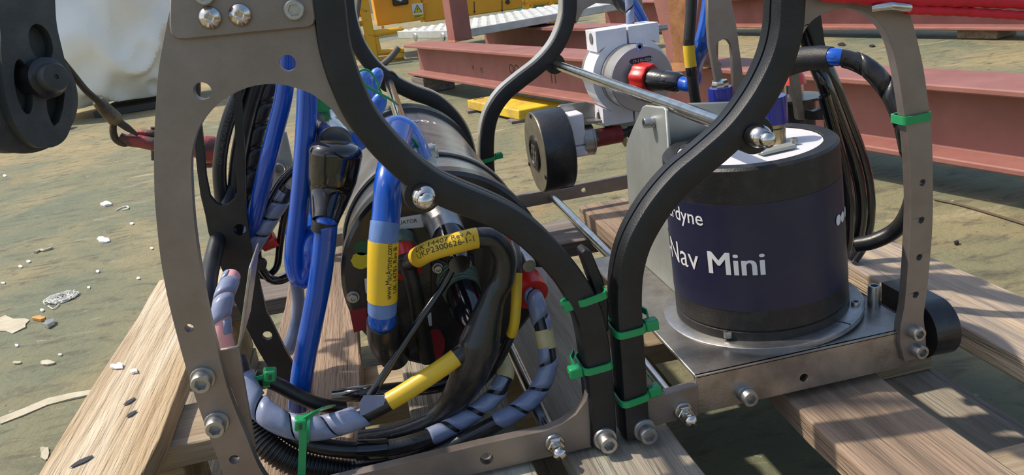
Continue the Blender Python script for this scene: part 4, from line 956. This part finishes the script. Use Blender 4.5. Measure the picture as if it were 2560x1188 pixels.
# tie on the grey wrap with a long tail hanging to the bottom
c = onY(766, 1072, .525); ax_ = (onY(840, 1062, .525) - onY(700, 1056, .529)).normalized(); e1 = Vector((0, -1, 0)); e2 = ax_.cross(e1).normalized(); rr = pxr(46, c) * 1.42
hd = onY(752, 1058, .505)
o = tie_loop('green cable tie on the broad grey spiral wrap with a long hanging tail', c, e1, e2, rr, rr, head=hd, round_=1)
def strap(name, pts_, wpx, parent, label=None):
    P = [onY(*p) for p in pts_]; V = []; 
    for i, p in enumerate(P):
        t = (P[min(len(P) - 1, i + 1)] - P[max(0, i - 1)]).normalized(); s = t.cross(Vector((0, -1, 0))).normalized() * pxr(wpx, p); V += [p - s, p + s]
    t = mesh(name, V, [(2 * i, 2 * i + 2, 2 * i + 3, 2 * i + 1) for i in range(len(P) - 1)], 'green_tie', parent); md = t.modifiers.new('t', 'SOLIDIFY'); md.thickness = .0012; return t
strap('tail', [(757, 1068, .502), (757, 1110, .500), (755, 1160, .499), (752, 1230, .499)], 19, o)
strap('strap', [(752, 1055, .503), (778, 1036, .508), (806, 1020, .520), (832, 1014, .545)], 13, o)
c = onY(668, 944, .565); hd = onY(676, 936, .548)
o = tie_loop('green cable tie on the black cable above the grey spiral wrap', c, (0, -1, 0), Vector((.2, 0, 1)), .0062, .0062, head=hd, round_=1)
strap('strap', [(628, 948, .552), (648, 944, .550), (668, 938, .548)], 10, o)
# thin ties on the hose ends above the steel cylinder
for lb, pts_, w in (('thin green tie looped over the pair of wrapped blue hose ends', [(898, 178, .775), (912, 174), (926, 180), (940, 200), (952, 232), (960, 250, .80)], 6), ('thin green tie stretched from the wrapped hoses to the rear tie rod', [(904, 200, .77), (914, 213), (945, 232), (975, 248), (994, 262, .80)], 7), ('thin green tie over the bent blue hose above the steel cylinder', [(1004, 332, .618), (1020, 338), (1034, 350), (1046, 366, .63)], 8), ('thin green tie around the steel tip of the boot', [(812, 320, .605), (835, 316), (860, 322), (880, 330, .63)], 7)):
    P = resample(cpath(pts_), 30); tag(tube('cable_tie', P, pxr(w, P[10]), 'green_tie', None, 10), lb, 'cable tie')
hd = onY(806, 262, .63); tag(box('cable_tie', (-.006, -.005, -.005), (.006, .005, .005), 'green_tie', None, .0015, Matrix.Translation(hd) @ Matrix.Rotation(.5, 4, 'Y')), 'green cable tie head above the black hose arch', 'cable tie')
# ------------------------------------------------------------------ I-beams behind the skid
def ibeam_profile(h, b, tf, tw):
    return [(-b / 2, 0), (b / 2, 0), (b / 2, tf), (tw / 2, tf), (tw / 2, h - tf), (b / 2, h - tf), (b / 2, h), (-b / 2, h), (-b / 2, h - tf), (-tw / 2, h - tf), (-tw / 2, tf), (-b / 2, tf)]
BD = Vector((.272, -.962, -.0035)).normalized(); BS = Vector((BD.y, -BD.x, 0)).normalized() * -1      # along, and sideways away from the camera
if BS.x < 0: BS = -BS
def ibeam(p_edge, s0, s1, label, h=.137, b=.135, tf=.012, tw=.009):
    """p_edge: a point on the lower flange's near bottom edge"""
    V = []; F = []; pr = ibeam_profile(h, b, tf, tw)
    for s in (s0, s1):
        for a, z in pr: V.append(p_edge + BD * s + BS * (a + b / 2) + Vector((0, 0, z)))
    n = len(pr)
    for j in range(n): F.append((j, (j + 1) % n, n + (j + 1) % n, n + j))
    for s in (0, n): F += [(s + 0, s + 1, s + 2, s + 11), (s + 11, s + 2, s + 3, s + 10), (s + 10, s + 3, s + 4, s + 9), (s + 9, s + 4, s + 5, s + 8), (s + 8, s + 5, s + 6, s + 7)]
    base = p_edge + BD * ((s0 + s1) / 2)
    o = mesh('steel_girder', V, F, 'primer', None); bevel(o, .003, 2); tag(o, label, 'girder'); return o
E1 = onZ(1370, 246, .070)
s_end = (onZ(1010, 192, .070) - E1).dot(BD)
beam1 = ibeam(E1, s_end, 3.1, 'red primer painted steel I-beam running behind the skid on blocks')
ZT1 = .070 + .137
E2 = onZ(2440, 77, .037)
beam2 = ibeam(E2, -2.6, 2.2, 'farther red primer I-beam beyond the open patch of deck', h=.15, b=.15)
beam3 = ibeam(E1 + BS * .62 + Vector((0, 0, -.012)), -1.9, -.35, 'red primer I-beam under the far edge of the galvanised tread plate')
def block(p, lx, ly, z1, m, label, z0=0.001):
    M = Matrix(((BD.x, BS.x, 0, p.x), (BD.y, BS.y, 0, p.y), (0, 0, 1, 0), (0, 0, 0, 1)))
    o = box('support_block', (-lx / 2, -ly / 2, z0), (lx / 2, ly / 2, z1), m, None, .004, M); tag(o, label, 'block'); return o
block(E1 + BD * (s_end + .11) + BS * .075, .15, .15, .069, 'wood_dark', 'dark block under the left end of the near I-beam')
block(E1 + BD * 2.95 + BS * .07, .15, .15, .060, 'wood_dark', 'dark block under the near end of the near I-beam')
block(onZ(2440, 98, .001) + BS * .06, .16, .12, .036, 'wood_brown', 'wooden block under the farther I-beam')
block(E2 + BD * 2.0 + BS * .06, .12, .12, .0285, 'wood_brown', 'wooden block under the near end of the farther I-beam')
block(E2 - BD * 2.45 + BS * .06, .12, .12, .0445, 'wood_brown', 'wooden block under the far end of the farther I-beam')
block(E1 + BS * .68 - BD * 1.8, .14, .14,   .0625, 'wood_dark', 'dark block under the far end of the tread plate beam')
block(E1 + BS * .68 + BD * -.42, .10, .12, .0585, 'wood_dark', 'dark block under the near end of the tread plate beam')
# chalk marks on the web
def web_text(body, px_, py_, size, rot=0):
    o_ = E1 + BS * (.135 / 2 - .009 / 2 - .0006); p = onP(px_, py_, o_, BS)
    M = Matrix(((BD.x, 0, -BS.x, p.x), (BD.y, 0, -BS.y, p.y), (0, 1, 0, p.z), (0, 0, 0, 1))) @ Matrix.Rotation(rot, 4, 'Z')
    text_flat('chalk_mark', body, size, M, 'ink', beam1)
web_text('V', 1180, 170, .03); web_text('1S', 1200, 176, .028); web_text('OO', 1272, 173, .05); web_text('11', 1374, 196, .05)
# box post and flared post welded on the beam
def post(p, w, h, label, z0):
    M = Matrix(((BD.x, BS.x, 0, p.x), (BD.y, BS.y, 0, p.y), (0, 0, 1, z0), (0, 0, 0, 1)))
    o = box('steel_post', (-w / 2, -w / 2, 0), (w / 2, w / 2, h), 'primer', None, .004, M); tag(o, label, 'post')
    lathe('weld', [(w * .80, 0), (w * .74, .004), (w * .66, .009)], 'primer_rust', o, Matrix.Rotation(R_(45), 4, 'Z'), 4, False)
    return o
pp = onZ(1134, 104, ZT1 + .004) + BS * .032
post(pp, .082, .9, 'square red primer post welded upright on the near I-beam', ZT1 + .0045)
pz = onZ(1690, 172, ZT1) + BS * .05
fp = mesh('flared_post', [Vector((pz.x, pz.y, ZT1 - .001)) + BD * a + BS * b + Vector((0, 0, z)) for z, k in ((0, .045), (.05, .05), (.30, .13)) for a, b in ((-k, -.04), (k, -.04), (k, .04), (-k, .04))], [(0, 1, 5, 4), (1, 2, 6, 5), (2, 3, 7, 6), (3, 0, 4, 7), (4, 5, 9, 8), (5, 6, 10, 9), (6, 7, 11, 10), (7, 4, 8, 11), (8, 9, 10, 11), (3, 2, 1, 0)], 'primer', None)
bevel(fp, .003, 2); tag(fp, 'flared red post with a broad rust streak behind the white clamp', 'post')
mesh('rust_streak', [Vector((pz.x, pz.y, ZT1)) + BD * a + BS * (-.0406) + Vector((0, 0, z)) for a, z in ((-.02, 0), (.03, 0), (.035, .05), (.04, .298), (-.035, .298), (-.02, .05))], [(0, 1, 2, 5), (5, 2, 3, 4)], 'primer_rust', fp)
tag(lathe('rust_mound', [(.075, 0), (.06, .008), (.03, .014), (0, .016)], 'primer_rust', fp, Matrix.Translation((pz.x - .01, pz.y, ZT1 - .001)), 20), 'rust crust at the foot')
# galvanised tread plate lying on the beams
K = onZ(1160, 97, ZT1 + .003); Lq = onZ(992, 95, ZT1 + .008); u_ = (Lq - K); u_.z = 0; lu = u_.length * .98; u_.normalize(); v_ = Vector((-u_.y, u_.x, 0)); 
if v_.x < 0: v_ = -v_
tz = ZT1 + .0055; wv = 1.05
tread = thing('tread_plate', (K + u_ * lu / 2 + v_ * wv / 2).xy.to_3d() + Vector((0, 0, tz)), 'galvanised anti-slip tread plate lying across the I-beams', 'tread plate')
TM = Matrix(((u_.x, v_.x, 0, K.x), (u_.y, v_.y, 0, K.y), (0, 0, 1, tz), (0, 0, 0, 1)))
box('plate', (0, 0, 0), (lu, wv, .036), 'galv_light', tread, .003, TM)
V = []; F = []
nu, nv = 16, 20
for i in range(nu):
    for j in range(nv):
        cx, cy = lu * (i + .5) / nu, wv * (j + .5 + .25 * (i % 2)) / nv; a, b, c = lu / nu * .46, wv / nv * .30, .005; s = len(V)
        V += [(cx - a, cy, .036), (cx, cy - b, .036), (cx + a, cy, .036), (cx, cy + b, .036), (cx - a * .4, cy, .036 + c), (cx + a * .4, cy, .036 + c)]
        F += [(s, s + 1, s + 4), (s + 1, s + 5, s + 4), (s + 1, s + 2, s + 5), (s + 2, s + 3, s + 5), (s + 3, s + 4, s + 5), (s + 3, s, s + 4)]
tag(mesh('tread_bumps', V, F, 'galv_light', tread, TM), kind='stuff')
for f in (.30, .72): lathe('weld_spot', [(.022, 0), (.018, .006), (0, .011)], 'ring_light', tread, TM @ Matrix.Translation((lu * (1 - f), -.001, .006)) @ Matrix.Rotation(R_(90), 4, 'X'), 10)

# ------------------------------------------------------------------ yellow machine and its tube frame
YC = 5.6
mc = thing('yellow_cabinet', onY(1130, 200, YC).xy.to_3d(), 'orange yellow electrical cabinet with a warning sign behind the I-beams', 'cabinet')
def cab(name, x0p, x1p, ybot, dY, depth_=.5, ztop=1.5):
    a = onY(x0p, ybot, YC + dY); b = onY(x1p, ybot, YC + dY)
    return box(name, (a.x, YC + dY, max(a.z, .02)), (b.x, YC + dY + depth_, ztop), 'machine_yellow', mc, .008)
cab('door', 944, 1063, 66, 0); cab('body', 1061, 1312, 56, .04)
for q in ((957, 68), (1055, 52), (1063, 6)): lathe('bolt', [(.010, 0), (.010, .006), (.006, .009)], 'machine_yellow', mc, aim(onY(q[0], q[1], YC), FRONT), 12)
a = onY(982, 14, YC); b = onY(1022, 12, YC); sw = box('rotary_switch', (a.x, YC - .03, a.z - .005), (b.x, YC, a.z + .13), 'panel_dark', mc, .012)
lathe('dial', [(.04, 0), (.04, .008), (.032, .01)], 'dull_steel', sw, aim(((a.x + b.x) / 2, YC - .03, a.z + .062), FRONT), 24)
box('handle', ((a.x + b.x) / 2 - .008, YC - .052, a.z + .02), ((a.x + b.x) / 2 + .008, YC - .036, a.z + .1), 'label_white', sw, .003)
sg = plateY('warning_sign', [(1029, 10), (1056, 6.5), (1060, 43), (1033, 45.5)], [], YC - .004, .003, 'label_white', mc, 0)
plateY('sign_band', [(1032.6, 37), (1059, 34.5), (1060, 43), (1033.4, 45.5)], [], YC - .0052, .001, 'sticker_yellow', sg, 0)
plateY('triangle_border', [(1042.5, 11), (1055.5, 29.5), (1034, 32.5)], [], YC - .0052, .001, 'ink', sg, 0)
plateY('triangle', [(1042.6, 14), (1053, 28.6), (1036.4, 31)], [], YC - .0064, .001, 'sticker_yellow', sg, 0)
plateY('flash', [(1043.2, 17.5), (1041.4, 23.6), (1044, 23.2), (1042.8, 28.6), (1046.2, 22), (1043.8, 22.3)], [], YC - .0076, .001, 'ink', sg, 0)
for k in range(2): plateY('sign_print', [(1035.5, 39.2 + 3 * k), (1056 - 6 * k, 37.4 + 3 * k), (1056 - 6 * k, 38.6 + 3 * k), (1035.5, 40.4 + 3 * k)], [], YC - .0064, .001, 'ink', sg, 0)
for x, yb_ in ((1185.5, 34), (1255, 31)):
    plateY('arrow', [(x - .9, yb_ - 30), (x + .9, yb_ - 30.2), (x + 1.2, yb_ - 6), (x + 3.6, yb_ - 6.3), (x + .6, yb_), (x - 2.6, yb_ - 5.6), (x - .4, yb_ - 5.8)], [], YC + .036, .003, 'ink', mc, 0)
lathe('knob', [(.016, 0), (.014, .012)], 'panel_dark', mc, aim(onY(1269, 5, YC + .04), FRONT), 16)
fr_ = thing('yellow_tube_frame', onY(930, 152, YC - .1).xy.to_3d(), 'chipped yellow tubular frame standing in front of the cabinet', 'frame')
YF = YC - .12
def ftube(name, pts_, w, m='frame_yellow', seg=14): P = [onY(x, y, Yq) for x, y, Yq in pts_]; r = pxr(w, P[0]); [setattr(v, 'z', max(v.z, r + .001)) for v in P]; return tube(name, P, r, m, fr_, seg)
a = onY(926, 100, YF); box('square_post', (a.x - .032, YF - .03, .004), (a.x + .032, YF + .034, 1.5), 'frame_yellow', fr_, .008)
ftube('rail', [(935, 84, YF), (1010, 74, YF)], 17); ftube('rail', [(935, 133, YF), (1010, 126, YF)], 14); ftube('rail', [(935, 151, YF), (1010, 141, YF)], 13)
ftube('rail', [(840, 40, YF + .02), (915, 32, YF + .02)], 17); ftube('rail', [(840, 66, YF + .02), (915, 58, YF + .02)], 14)
ftube('brace', [(918, 88, YF), (860, 170, YF)], 14); ftube('brace', [(938, 92, YF), (946, 128, YF)], 16)
a = onY(880, 60, YF - .05); ftube('upright', [(872, -200, YF - .02), (890, 150, YF - .02)], 14)
o = tube('grey_hose', [Vector(p) for p in cr([onY(997, 118, YF - .25), onY(980, 140, YF - .25), onY(960, 158, YF - .25), onY(935, 172, YF - .25)], 8)], .020, 'hose_grey', None, 14); tag(o, 'grey hose hanging against the yellow tubular frame', 'hose')
for v in o.data.vertices: v.co.z = max(v.co.z, .002)
o = tube('grey_hose', [Vector(p) for p in cr([onY(905, -60, YF - .12), onY(892, 40, YF - .12), onY(882, 80, YF - .12), onY(880, 160, YF - .12)], 8)], .016, 'hose_grey', None, 12); tag(o, 'brown grey hose beside the post of the yellow frame', 'hose')
# farther yellow rails and teal machine right of the cabinet
yr = thing('yellow_guard_rail', onY(1345, 150, 6.6).xy.to_3d(), 'yellow guard rail farther back right of the cabinet', 'guard rail')
for pts_ in ([(1300, 6, 6.6), (1400, -4, 6.6)], [(1372, -60, 6.6), (1378, 40, 6.6)], [(1318, -60, 6.6), (1324, 40, 6.6)]):
    tube('rail', [onY(*p) for p in pts_], .035, 'frame_yellow', yr, 14)
for x in (1348, 1322, 1376):
    a = onY(x, 20, 6.6); tube('leg', [Vector((a.x, 6.6, .0)), Vector((a.x, 6.6, a.z))], .03, 'frame_yellow', yr, 12)
a = onY(1400, 5, 7.5); tag(box('teal_case', (a.x - .35, 7.5, .002), (a.x + .8, 8.0, a.z + .02), 'teal', None, .02), 'dark teal case far behind the guard rail', 'case')

# ------------------------------------------------------------------ yellow plate on the deck
A = onZ(1167, 250, .042); B = onZ(1296, 276, .042); C_ = onZ(1408, 256, .042); D4 = A + (C_ - B)
o = mesh('yellow_plate', [Vector((p.x, p.y, z)) for z in (.008, .042) for p in (A, B, C_, D4)], [(3, 2, 1, 0), (4, 5, 6, 7), (0, 1, 5, 4), (1, 2, 6, 5), (2, 3, 7, 6), (3, 0, 4, 7)], 'plate_yellow'); bevel(o, .004, 2); tag(o, 'worn yellow painted steel plate lying on the deck below the I-beam', 'plate')
q = onZ(1198, 247, .0424); mesh('slot', [q + Vector((a, b, 0)) for a, b in ((-.02, -.006), (.02, .004), (.02, .016), (-.02, .006))], [(0, 1, 2, 3)], 'panel_dark', o)
M_ = [(A + B + C_ + D4) / 4]
for w_ in (A, B, C_, D4): mesh('foot', [Vector((w_.x, w_.y, 0)).lerp(Vector((M_[0].x, M_[0].y, 0)), .15) + Vector((a, b, z)) for z in (.0, .009) for a, b in ((-.03, -.03), (.03, -.03), (.03, .03), (-.03, .03))], [(3, 2, 1, 0), (4, 5, 6, 7), (0, 1, 5, 4), (1, 2, 6, 5), (2, 3, 7, 6), (3, 0, 4, 7)], 'wood_dark', o)

# ------------------------------------------------------------------ white sheeting on the far left
tcn = onY(262, 120, 5.0)
V = []; F = []; nu, nv = 180, 110
hx_, hy_, hz_ = .46, .42, .52; cz = .60
for j in range(nv + 1):
    ph = -math.pi / 2 + math.pi * j / nv
    for i in range(nu):
        th = 2 * math.pi * i / nu
        def se(c, e): return math.copysign(abs(c) ** e, c)
        d = Vector((se(math.cos(ph), .65) * se(math.cos(th), .75), se(math.cos(ph), .65) * se(math.sin(th), .75), se(math.sin(ph), .7)))
        p = Vector((d.x * hx_, d.y * hy_, d.z * hz_))
        s = Vector((p.x * 2.3 + p.z * .6, p.y * 2.3, p.z * 1.6 - p.x * 1.1)); n1 = (1 - min(1, abs(noise.noise(s * 1.5 + Vector((3.1, 0, 7)))) * 2.2)) ** 2
        n2 = (1 - min(1, abs(noise.noise(s * 3.4 + Vector((9, 4, 1)))) * 2.4)) ** 2; n3 = noise.noise(s * 6.5)
        k = .92 + .17 * n1 + .06 * n2 + .10 * noise.noise(s * 1.1) + .015 * n3
        q = p * k; q.z = max(-hz_ + .0, q.z)
        V.append((tcn.x + q.x, tcn.y + q.y, max(.062 + .02 * noise.noise(s * 2), cz + q.z - .06)))
for j in range(nv):
    for i in range(nu): F.append((j * nu + i, j * nu + (i + 1) % nu, (j + 1) * nu + (i + 1) % nu, (j + 1) * nu + i))
tp = mesh('white_sheeting', V, F, 'tarp', None, smooth=True)
bm = bmesh.new(); bm.from_mesh(tp.data)
for _ in range(5): bmesh.ops.smooth_vert(bm, verts=bm.verts, factor=.5, use_axis_x=True, use_axis_y=True, use_axis_z=True)
bm.to_mesh(tp.data); bm.free(); tag(tp, 'crumpled off-white plastic sheeting bundled over a load on the deck', 'sheeting')
tp.data.shade_smooth()
a = onZ(200, 300, .001); tag(box('pale_block', (a.x - .16, 4.36, .002), (a.x + .03, 4.46, .09), 'galv_light', None, .008), 'pale green block on the deck beside the white sheeting', 'block')
a = onZ(250, 297, .001); tag(box('dark_plinth', (a.x - .05, 4.72, .001), (a.x + .30, 5.3, .034), 'tarp_dark', None, .004), 'dark plinth under the edge of the white sheeting', 'plinth')

# ------------------------------------------------------------------ pulley block, rope and shackle
pn = Vector((.74, -.67, .0)).normalized(); pp0 = onY(100, 200, .74); pex = Vector((-pn.y, pn.x, 0)).normalized(); pex = pex if pex.x > 0 else -pex
pey = Vector((0, 0, 1))
def uvp(px_, py_): q = onP(px_, py_, pp0, pn) - pp0; return (q.dot(pex), q.dot(pey))
pul = thing('pulley_block', pp0 + Vector((0, 0, -.12)), 'dark painted steel pulley block hanging at the left edge', 'pulley block')
chk = [tuple(p) for p in cr([(-70, -90), (134, -90), (138, 0), (142, 60), (155, 120), (170, 180), (179, 215), (183, 255), (182, 290), (175, 325), (160, 352), (135, 367), (105, 370), (82, 362), (58, 340), (36, 305), (20, 260), (9, 205), (3, 130), (-2, 60), (-30, 0)], 5, True)]
ell = lambda cx, cy, rx, ry, t, n=24: [(cx + rx * math.cos(2 * math.pi * k / n) * math.cos(t) - ry * math.sin(2 * math.pi * k / n) * math.sin(t), cy + rx * math.cos(2 * math.pi * k / n) * math.sin(t) + ry * math.sin(2 * math.pi * k / n) * math.cos(t)) for k in range(n)]
hs = [ell(102, 107, 28, 49, -.32), ell(59, 217, 21, 70, -.17), [(140, 205), (158, 212), (162, 235), (158, 270), (148, 305), (135, 316), (126, 300), (118, 275), (116, 250), (128, 245), (136, 230)]]
prism('front_cheek', [uvp(*p) for p in chk], [[uvp(*p) for p in h] for h in hs], pp0, pex, pey, -pn, .012, 'block_paint', pul, .0025)
cen = np.mean([uvp(x, y) for x, y in ((72, 232),)], axis=0); pc_ = pp0 + pex * float(cen[0]) + pey * float(cen[1]); rw = .050
lathe('sheave', [(rw * .2, .0), (rw * .93, .0), (rw * 1.0, .002), (rw * .84, .012), (rw * .84, .018), (rw * 1.0, .028), (rw * .93, .030), (rw * .2, .030)], 'block_paint', pul, aim(pc_ - pn * .013, -pn), 64)
prism('dark_filler', [uvp(*p) for p in ell(96, 105, 36, 58, -.32)], [], pp0 - pn * .0125, pex, pey, -pn, .02, 'block_paint', pul, .001)  # added filler that keeps the upper cheek hole dark against the bright background
prism('rear_cheek', [uvp(*p) for p in chk], [], pp0 - pn * .046, pex, pey, -pn, .012, 'block_paint', pul, .0025)
hb = pp0 + pex * uvp(105, 195)[0] + pey * uvp(105, 195)[1]
lathe('axle_boss', [(.0165, -.012), (.0165, .010), (.013, .012)], 'black_plastic', pul, aim(hb, pn), 32)
lathe('axle_pin', [(.0115, .012), (.0115, .020), (.0105, .0215), (.002, .0215), (.002, .020), (0, .020)], 'block_paint', pul, aim(hb, pn), 28)
# hanger that carries the block, out of view above
tube('hanger', [pp0 + pex * -.01 + Vector((0, 0, .12)) - pn * .03, pp0 + pex * -.01 + Vector((0, 0, .9)) - pn * .03], .012, 'block_paint', pul, 16)
o, Q = cable('wire_rope', 'rusty wire rope running from the pulley block to the red shackle', [(120, 110, .80), (150, 146, .80), (184, 188, .81), (215, 226), (246, 254), (275, 285, .82)], 17, 'rope_steel', 'rope')
fe = boot_tube(o, [(241, 248, .817), (266, 276), (294, 304, .823)], [(0, 22), (.12, 32), (.85, 38), (1, 30)], 'ferrule', 'ferrule')
boot_tube(o, [(290, 300, .822), (316, 318), (345, 338, .822)], [(0, 20), (.5, 18), (1, 8)], 'rope_steel', 'loop_leg')
boot_tube(o, [(284, 304, .824), (283, 330), (291, 350), (312, 360), (335, 352, .83)], [(0, 16), (.4, 18), (1, 12)], 'rope_steel', 'loop_leg')
sh = thing('red_shackle', onY(420, 380, .83), 'worn red shackle joining the wire rope to the skid', 'shackle')
boot_tube(sh, [(300, 342, .826), (318, 350), (350, 354), (400, 364), (440, 372, .84)], [(0, 22), (.15, 31), (.5, 33), (1, 44)], 'shackle_red', 'bow')
boot_tube(sh, [(322, 338, .835), (350, 333), (392, 338), (440, 352, .85)], [(0, 12), (.3, 20), (1, 30)], 'shackle_red', 'bow')
boot_tube(sh, [(440, 366, .845), (480, 368), (512, 372), (538, 376, .85)], [(0, 60), (.5, 50), (.7, 66), (.9, 70), (1, 48)], 'shackle_red', 'eye')
boot_tube(sh, [(384, 318, .84), (386, 400, .84)], [(0, 14), (1, 16)], 'rope_steel', 'pin')
boot_tube(sh, [(534, 360, .85), (548, 378), (546, 398), (530, 412), (512, 414, .85)], [(0, 14), (1, 12)], 'shackle_red', 'ring')

# ------------------------------------------------------------------ litter on the deck
def flake(pts_, m, label, cat='scrap', z=.0008, th=.0012, name='paint_flake'):
    P = [onZ(x, y, z) for x, y in pts_]; c = sum(P, Vector()) / len(P); n = len(P)
    V = [Vector((p.x, p.y, z)) for p in P] + [Vector((p.x, p.y, z + th + random.uniform(0, .002))) for p in P]
    F = [tuple(range(n))[::-1], tuple(range(n, 2 * n))] + [(i, (i + 1) % n, n + (i + 1) % n, n + i) for i in range(n)]
    o = mesh(name, V, F, m); tag(o, label, cat); return o
def rough(cx, cy, rx, ry, n=11, seed=0):
    r = random.Random(seed); return [(cx + rx * math.cos(2 * math.pi * k / n) * r.uniform(.6, 1.1), cy + ry * math.sin(2 * math.pi * k / n) * r.uniform(.6, 1.1)) for k in range(n)]
flake(rough(20, 812, 62, 24, 15, 3), 'paint_flake', 'large pale bare patch of flaked paint at the edge of the deck', 'paint patch', .0004, .0006, 'bare_patch')
P = [(0, 1048), (60, 1022), (120, 998), (180, 985), (232, 978), (236, 988), (180, 1000), (120, 1014), (60, 1040), (2, 1062)]
flake(P, 'paint_flake', 'long pale scar of chipped paint running to the pallet', 'paint scar', .0004, .0008, 'paint_scar')
flake(rough(100, 799, 18, 5, 9, 5), 'leaf', 'curled orange leaf beside the pale bare patch', 'leaf', name='dry_leaf', th=.004)
flake([(110, 818), (118, 808), (138, 804), (138, 812), (122, 822)], 'foil', 'crumpled scrap of silver foil near the leaf', 'foil', th=.006, name='foil_scrap')
flake(rough(118, 909, 22, 6, 9, 6), 'paint_flake', 'pale paint flake below the foil scrap', 'flake'); flake(rough(42, 908, 15, 4, 9, 7), 'paint_flake', 'thin pale paint flake left of the larger flake', 'flake')
flake(rough(112, 1135, 14, 22, 10, 9), 'paint_flake', 'ragged pale flake close to the lower end of the sunlit board', 'flake')
flake(rough(258, 601, 19, 8, 12, 11), 'paper', 'white crumpled tissue scrap on the open deck', 'tissue', th=.002, name='tissue_scrap')
flake(rough(266, 512, 17, 5, 10, 12), 'paper', 'white tissue strip on the deck left of the steel arm', 'tissue', th=.004, name='tissue_scrap')
flake(rough(292, 918, 20, 8, 11, 13), 'paper', 'pale tissue scrap at the edge of the sunlit board', 'tissue', z=ZP + .0006, th=.0006, name='tissue_scrap')
flake(rough(335, 929, 13, 7, 10, 14), 'paper', 'small white tissue scrap lying on the sunlit board', 'tissue', z=ZP + .0006, th=.0006, name='tissue_scrap')
for k, (x, y, lb) in enumerate(((52, 668, 'between the beige string and the yarn'), (222, 720, 'right of the tangled yarn'), (245, 680, 'beyond the tangled yarn'), (72, 655, 'beside the beige string'), (8, 708, 'short of the beige string'), (106, 777, 'between the yarn and the orange leaf'), (42, 865, 'between the bare patch and the thin flake'), (150, 888, 'beside the pale flake below the foil'), (346, 697, 'close to the far end of the sunlit board'), (380, 622, 'against the left steel arm'), (12, 440, 'below the pulley block'), (330, 560, 'between the white thread and the tissue scrap'))):
    flake(rough(x, y, 6, 3, 7, 30 + k), 'paper', 'tiny white paint fleck on the deck ' + lb, 'fleck', name='paint_fleck', th=.0008)['group'] = 'flecks on the deck'
def curl(name, label, pts_, w, m, cat): 
    P = [onZ(x, y, .0025) for x, y in pts_]; P = resample([Vector(v) for v in cr(P, 8)], 40); o = tube(name, P, pxr(w, P[0]), m, None, 8); tag(o, label, cat); return o
curl('thread', 'curled white thread on the deck left of the steel arm', [(290, 526), (302, 520), (318, 516), (320, 522), (306, 524)], 3.5, 'paper', 'thread')
curl('twig', 'knotted beige string end on the deck', [(88, 632), (100, 626), (112, 626), (131, 620)], 8, 'paint_flake', 'string')
curl('thread', 'fine white thread below the tangled white yarn', [(120, 765), (132, 772), (140, 768), (148, 760)], 2.5, 'paper', 'thread')
c0 = onZ(157, 748, 0); V = []; F = []; r = random.Random(4)
P = []
for i in range(230):
    a = i * .55 + r.uniform(-.6, .6); rr = .0235 * (.45 + .55 * abs(math.sin(i * .37))) ; P.append(Vector((c0.x + rr * 1.35 * math.cos(a) * r.uniform(.6, 1.05), c0.y + rr * 1.2 * math.sin(a) * r.uniform(.6, 1.05), .0015 + abs(r.gauss(0, .008)) * (1.15 - rr / .028))))
P = [Vector(v) for v in cr(P, 3)]
V, F = tube_data(P, .0007, 5); tag(mesh('tangled_yarn', V, F, 'paper', None, smooth=True), 'tangled clump of white yarn on the open deck', 'yarn')
P = [onZ(x, y, .003) for x, y in ((2335, 498), (2400, 512), (2480, 535), (2560, 560), (2700, 606))]
tag(tube('loose_wire', resample([Vector(v) for v in cr(P, 6)], 30), .0022, 'wire', None, 8), 'loose rusty wire lying on the deck beyond the right arm', 'wire')
for k, (x, y, rx, ry, lb) in enumerate(((2105, 112, 11, 4, 'bent dark chip between the two long I-beams'), (2180, 116, 9, 2.5, 'straight dark chip between the two long I-beams'), (2390, 610, 7, 3, 'small dark chip between the loose wire and the pallet'))):
    flake(rough(x, y, rx, ry, 8, 60 + k), 'panel_dark', lb, 'chip', name='debris_chip', th=.003)['group'] = 'dark chips on the deck'
